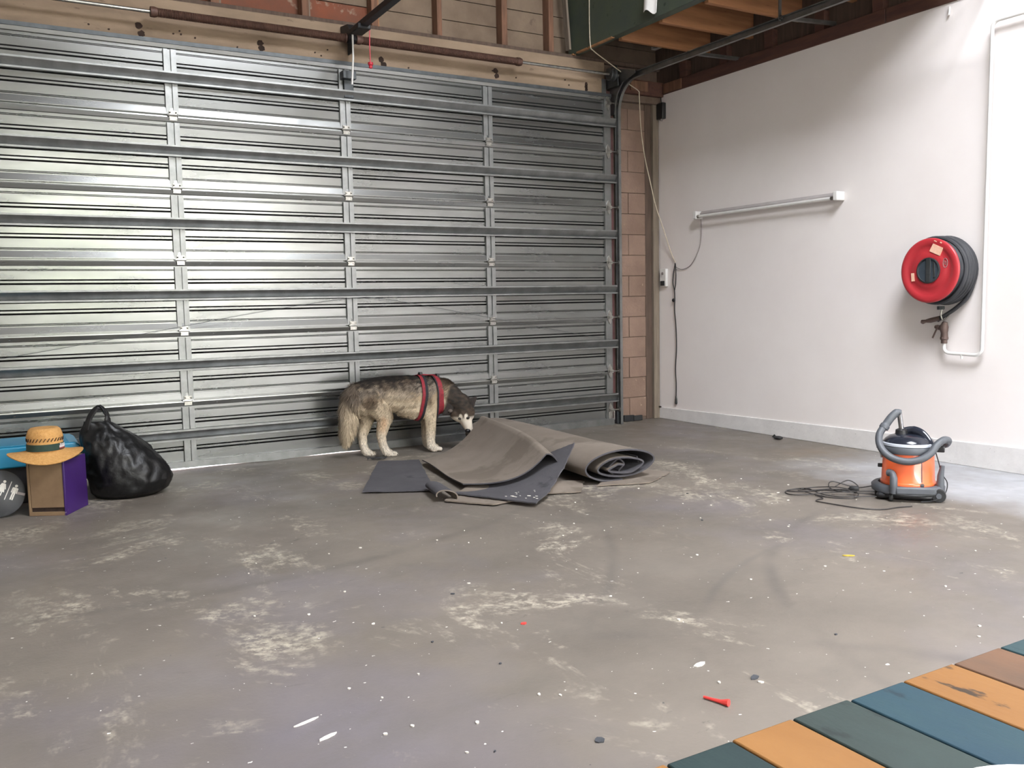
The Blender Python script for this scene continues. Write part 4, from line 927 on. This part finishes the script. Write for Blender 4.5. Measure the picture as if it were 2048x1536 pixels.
# harness: bands that follow the body surface
M_hred = mat('red_webbing', '#8a1d29', '#6b1620', 60, rough=.75, c3='#c9b9ae', s3=70, t3=.70); M_hblk = mat('black_webbing', '#17161a', '#201e24', 40, rough=.8)
strap_pts = []
def strap(centre, axis_up, axis_side, a0, a1, width, m, name, offs, lift=.014, n=64, parent=None):
    c = Vector(centre)-DB; up = Vector(axis_up).normalized(); sd = Vector(axis_side).normalized(); ax = up.cross(sd).normalized()
    rows = []
    for i in range(n+1):
        a = a0+(a1-a0)*i/n; d = up*math.cos(a)+sd*math.sin(a); row = []
        for w in (-.5, 0, .5):
            s_ = c+ax*(offs+w*width)
            hit = bvh.ray_cast(s_+d*.35, -d, .35)
            r_ = (hit[0]-s_).length if hit[0] else .12
            row.append((s_, d, r_))
        rows.append(row)
    rad = np.array([[q[2] for q in row] for row in rows]); 
    for _ in range(4): rad[1:-1] = (rad[:-2]+rad[1:-1]*2+rad[2:])/4
    P = [[rows[i][j][0]+rows[i][j][1]*(rad[i, j]+lift) for j in range(3)] for i in range(n+1)]
    for r_ in P: strap_pts.extend(r_)
    mb = MB().sheet(lambda u, v: P[min(n, round(u*n))][min(2, round(v*2))], n, 2, .004)
    return mb.build(name, m, parent or hn)
hn = empty('harness'); hn.parent = dog
c1 = (-2.765, -.33, .44)
strap(c1, (.10, 0, 1), (0, -1, 0), -PI, PI, .022, M_hblk, 'girth_strap', .012)
strap(c1, (.10, 0, 1), (0, -1, 0), -PI, PI, .024, M_hred, 'girth_webbing', -.011, .013)
c2 = (-2.63, -.345, .455)
strap(c2, (-.03, 0, 1), (0, -1, 0), -PI, PI, .034, M_hred, 'chest_webbing', 0)
strap(c2, (-.03, 0, 1), (0, -1, 0), -PI, PI, .012, M_hblk, 'chest_edging', -.022)
for yy in (-.02, .02):
    pts = []
    for t in np.linspace(0, 1, 9):
        x = -2.755+.13*t; h = bvh.ray_cast(Vector((x, -.33+yy, 1.0))-DB, Vector((0, 0, -1)), 1.0); pts.append((h[0]+Vector((0, 0, .016))) if h[0] else Vector((x, -.33+yy, .62))-DB)
    MB().tube(pts, .012, 8, flat=.35).build('back_strap', M_hred, hn)
for x in (-2.745, -2.60):
    h = bvh.ray_cast(Vector((x, -.335, 1.0))-DB, Vector((0, 0, -1)), 1.0); q = h[0] if h[0] else Vector((x, -.335, .6))-DB
    MB().box(q.x-.012, q.y-.02, q.z+.0, q.x+.012, q.y+.02, q.z+.032).build('buckle', M_blackplastic, hn, bevel=.004)
# eyes, nose, ears
M_eye = mat('dark_eye', '#120c08', '#1a110b', 20, rough=.12); M_nose = mat('black_nose', '#151415', '#1d1b1c', 60, rough=.4); 
def onface(lat, z, push=0):
    s_ = HC+RR*lat; s_.z = z; hit = bvh.ray_cast((s_+TC*.3)-DB, -TC, .4)
    return (hit[0] if hit[0] else s_-DB)+TC*push
for lat, z in ((-.033, .2645), (.030, .2695)):
    q = onface(lat, z, .0); MB().ell(q, .0145, .011, .010, 14, 10).build('eye', M_eye, dog)
nq = onface(.027, .168, -.004); MB().ell(nq, .024, .021, .018, 14, 10).build('nose', M_nose, dog)
M_ear = M_coat
def ear(base, tip, side, width, name, c_out, c_in):
    b0, t0 = Vector(base)-DB, Vector(tip)-DB; ax = t0-b0; sd = Vector(side); sd = (sd-ax*(sd.dot(ax)/ax.dot(ax))).normalized(); nr = ax.cross(sd).normalized()
    def fn(u, v):
        w = width*(1-u**1.6)*(1.0+.25*math.sin(PI*min(1, u*1.6))); s_ = (v-.5)*2
        return b0+ax*u+sd*w*s_+nr*(.018*(1-u*.7)*(s_*s_))
    mb = MB().sheet(fn, 12, 8, .006); o = mb.build(name, c_out, dog); o.data.materials.append(c_in)
    for p in o.data.polygons:
        if p.index < 2*96 and p.index % 2 == 1: p.material_index = 1
    return o
M_eard = mat('dark_ear_fur', '#201a17', '#2b231e', 60, rough=.9, bump=.5, bscale=200); M_eari = mat('pale_ear_lining', '#5d534c', '#463d37', 60, rough=.9)
ear((-2.528, -.492, .345), (-2.628, -.478, .300), (0, 0, 1), .048, 'ear', M_eard, M_eard)
MB().ell(Vector((-2.572, -.498, .326))-DB, .020, .010, .014, 10, 8).build('ear_lining', M_eari, dog)
ear((-2.412, -.455, .350), (-2.312, -.445, .412), (.25, -.5, -.75), .046, 'ear', M_eari, M_eard)
for (X, Y) in ((-2.622, -.388), (-3.075+.078, -.371), (-3.125, -.256)):
    for o in (-.020, -.007, .007, .020):
        MB().ell(Vector((X+.017, Y+o, .012))-DB, .006, .004, .004, 8, 6).build('claw', M_blackplastic, dog)
# coat: short tapered locks lying along the growth direction
tri = np.array([t.vertices[:] for t in (bme.calc_loop_triangles() or bme.loop_triangles)])
A, B, C = co[tri[:, 0]], co[tri[:, 1]], co[tri[:, 2]]; ar = np.linalg.norm(np.cross(B-A, C-A), axis=1)
NB = 62000
idx = rng.choice(len(tri), NB, p=ar/ar.sum()); r1 = np.sqrt(rng.random(NB)); r2 = rng.random(NB)
bary = np.stack([1-r1, r1*(1-r2), r1*r2], 1)[:, :, None]
tv = tri[idx]; root = (co[tv]*bary).sum(1); nrm = (no[tv]*bary).sum(1); nrm /= np.linalg.norm(nrm, axis=1)[:, None]+1e-9
W0 = root+np.array(DB)
sp_ = np.array([p[:] for p in strap_pts]); keep = np.ones(NB, bool)
for s0 in range(0, NB, 4000):
    d2 = ((root[s0:s0+4000, None]-sp_[None, ::2])**2).sum(2).min(1); keep[s0:s0+4000] = d2 > .024**2
keep &= W0[:, 2] > .012
headm = ((W0[:, 0]+2.55)*.8+(-.40-W0[:, 1])*.9+(.40-W0[:, 2])*.25) > .02
tailm = W0[:, 0] < -3.27; legm = (W0[:, 2] < .30) & ~headm & ~tailm
flow = np.tile(np.array([-.8, 0, -.45]), (NB, 1)); flow[legm] = (-.05, 0, -1); flow[tailm] = (-.1, 0, -1); flow[headm] = (-.15, .4, .9)
flow += rng.normal(0, .22, (NB, 3))
flow -= nrm*(flow*nrm).sum(1)[:, None]; flow /= np.linalg.norm(flow, axis=1)[:, None]+1e-9
ln = np.full(NB, .040); ln[legm] = .018; ln[tailm] = .055; ln[headm] = .010; ln[(W0[:, 2] < .40) & (W0[:, 2] >= .28) & ~headm & ~tailm] = .026
face_m = headm & (W0[:, 2] < .30); ln[face_m] = .006
ln *= rng.uniform(.6, 1.25, NB)
lift_ = np.full(NB, .30); lift_[headm] = .25; lift_[tailm] = .5
d = flow+nrm*lift_[:, None]; d /= np.linalg.norm(d, axis=1)[:, None]
sidev = np.cross(d, nrm); sidev /= np.linalg.norm(sidev, axis=1)[:, None]+1e-9
wd = np.where(headm, .0016, .0026)*rng.uniform(.7, 1.3, NB)
r0 = root-nrm*.001; mid = r0+d*ln[:, None]*.5; tip = r0+d*ln[:, None]-np.array([0, 0, 1.])*(ln*.12)[:, None]
k = keep.nonzero()[0]
fv = np.stack([r0-sidev*wd[:, None], r0+sidev*wd[:, None], mid+sidev*wd[:, None]*.8, tip, mid-sidev*wd[:, None]*.8], 1)[k].reshape(-1, 3)
fv[:, 2] = np.maximum(fv[:, 2], .002)
nk = len(k); o5 = (np.arange(nk)*5)[:, None]
ff = np.concatenate([o5+np.array([0, 1, 2, 4]), ], 1); ft = o5+np.array([4, 2, 3])
fm = bpy.data.meshes.new('fur'); fm.from_pydata(fv.tolist(), [], ff.tolist()+ft.tolist()); fm.shade_smooth()
pc = (cols[tv]*bary).sum(1)[k]*np.clip(rng.normal(1, .24, (nk, 1)), .45, 1.6)
pc5 = np.repeat(pc, 5, 0); fa = fm.color_attributes.new('coat', 'FLOAT_COLOR', 'POINT'); fa.data.foreach_set('color', np.concatenate([np.clip(pc5, 0, 1), np.ones((len(pc5), 1))], 1).ravel())
fm.materials.append(M_coat)
fur = bpy.data.objects.new('fur', fm); col.objects.link(fur); fur.parent = dog; fur['kind'] = 'stuff'
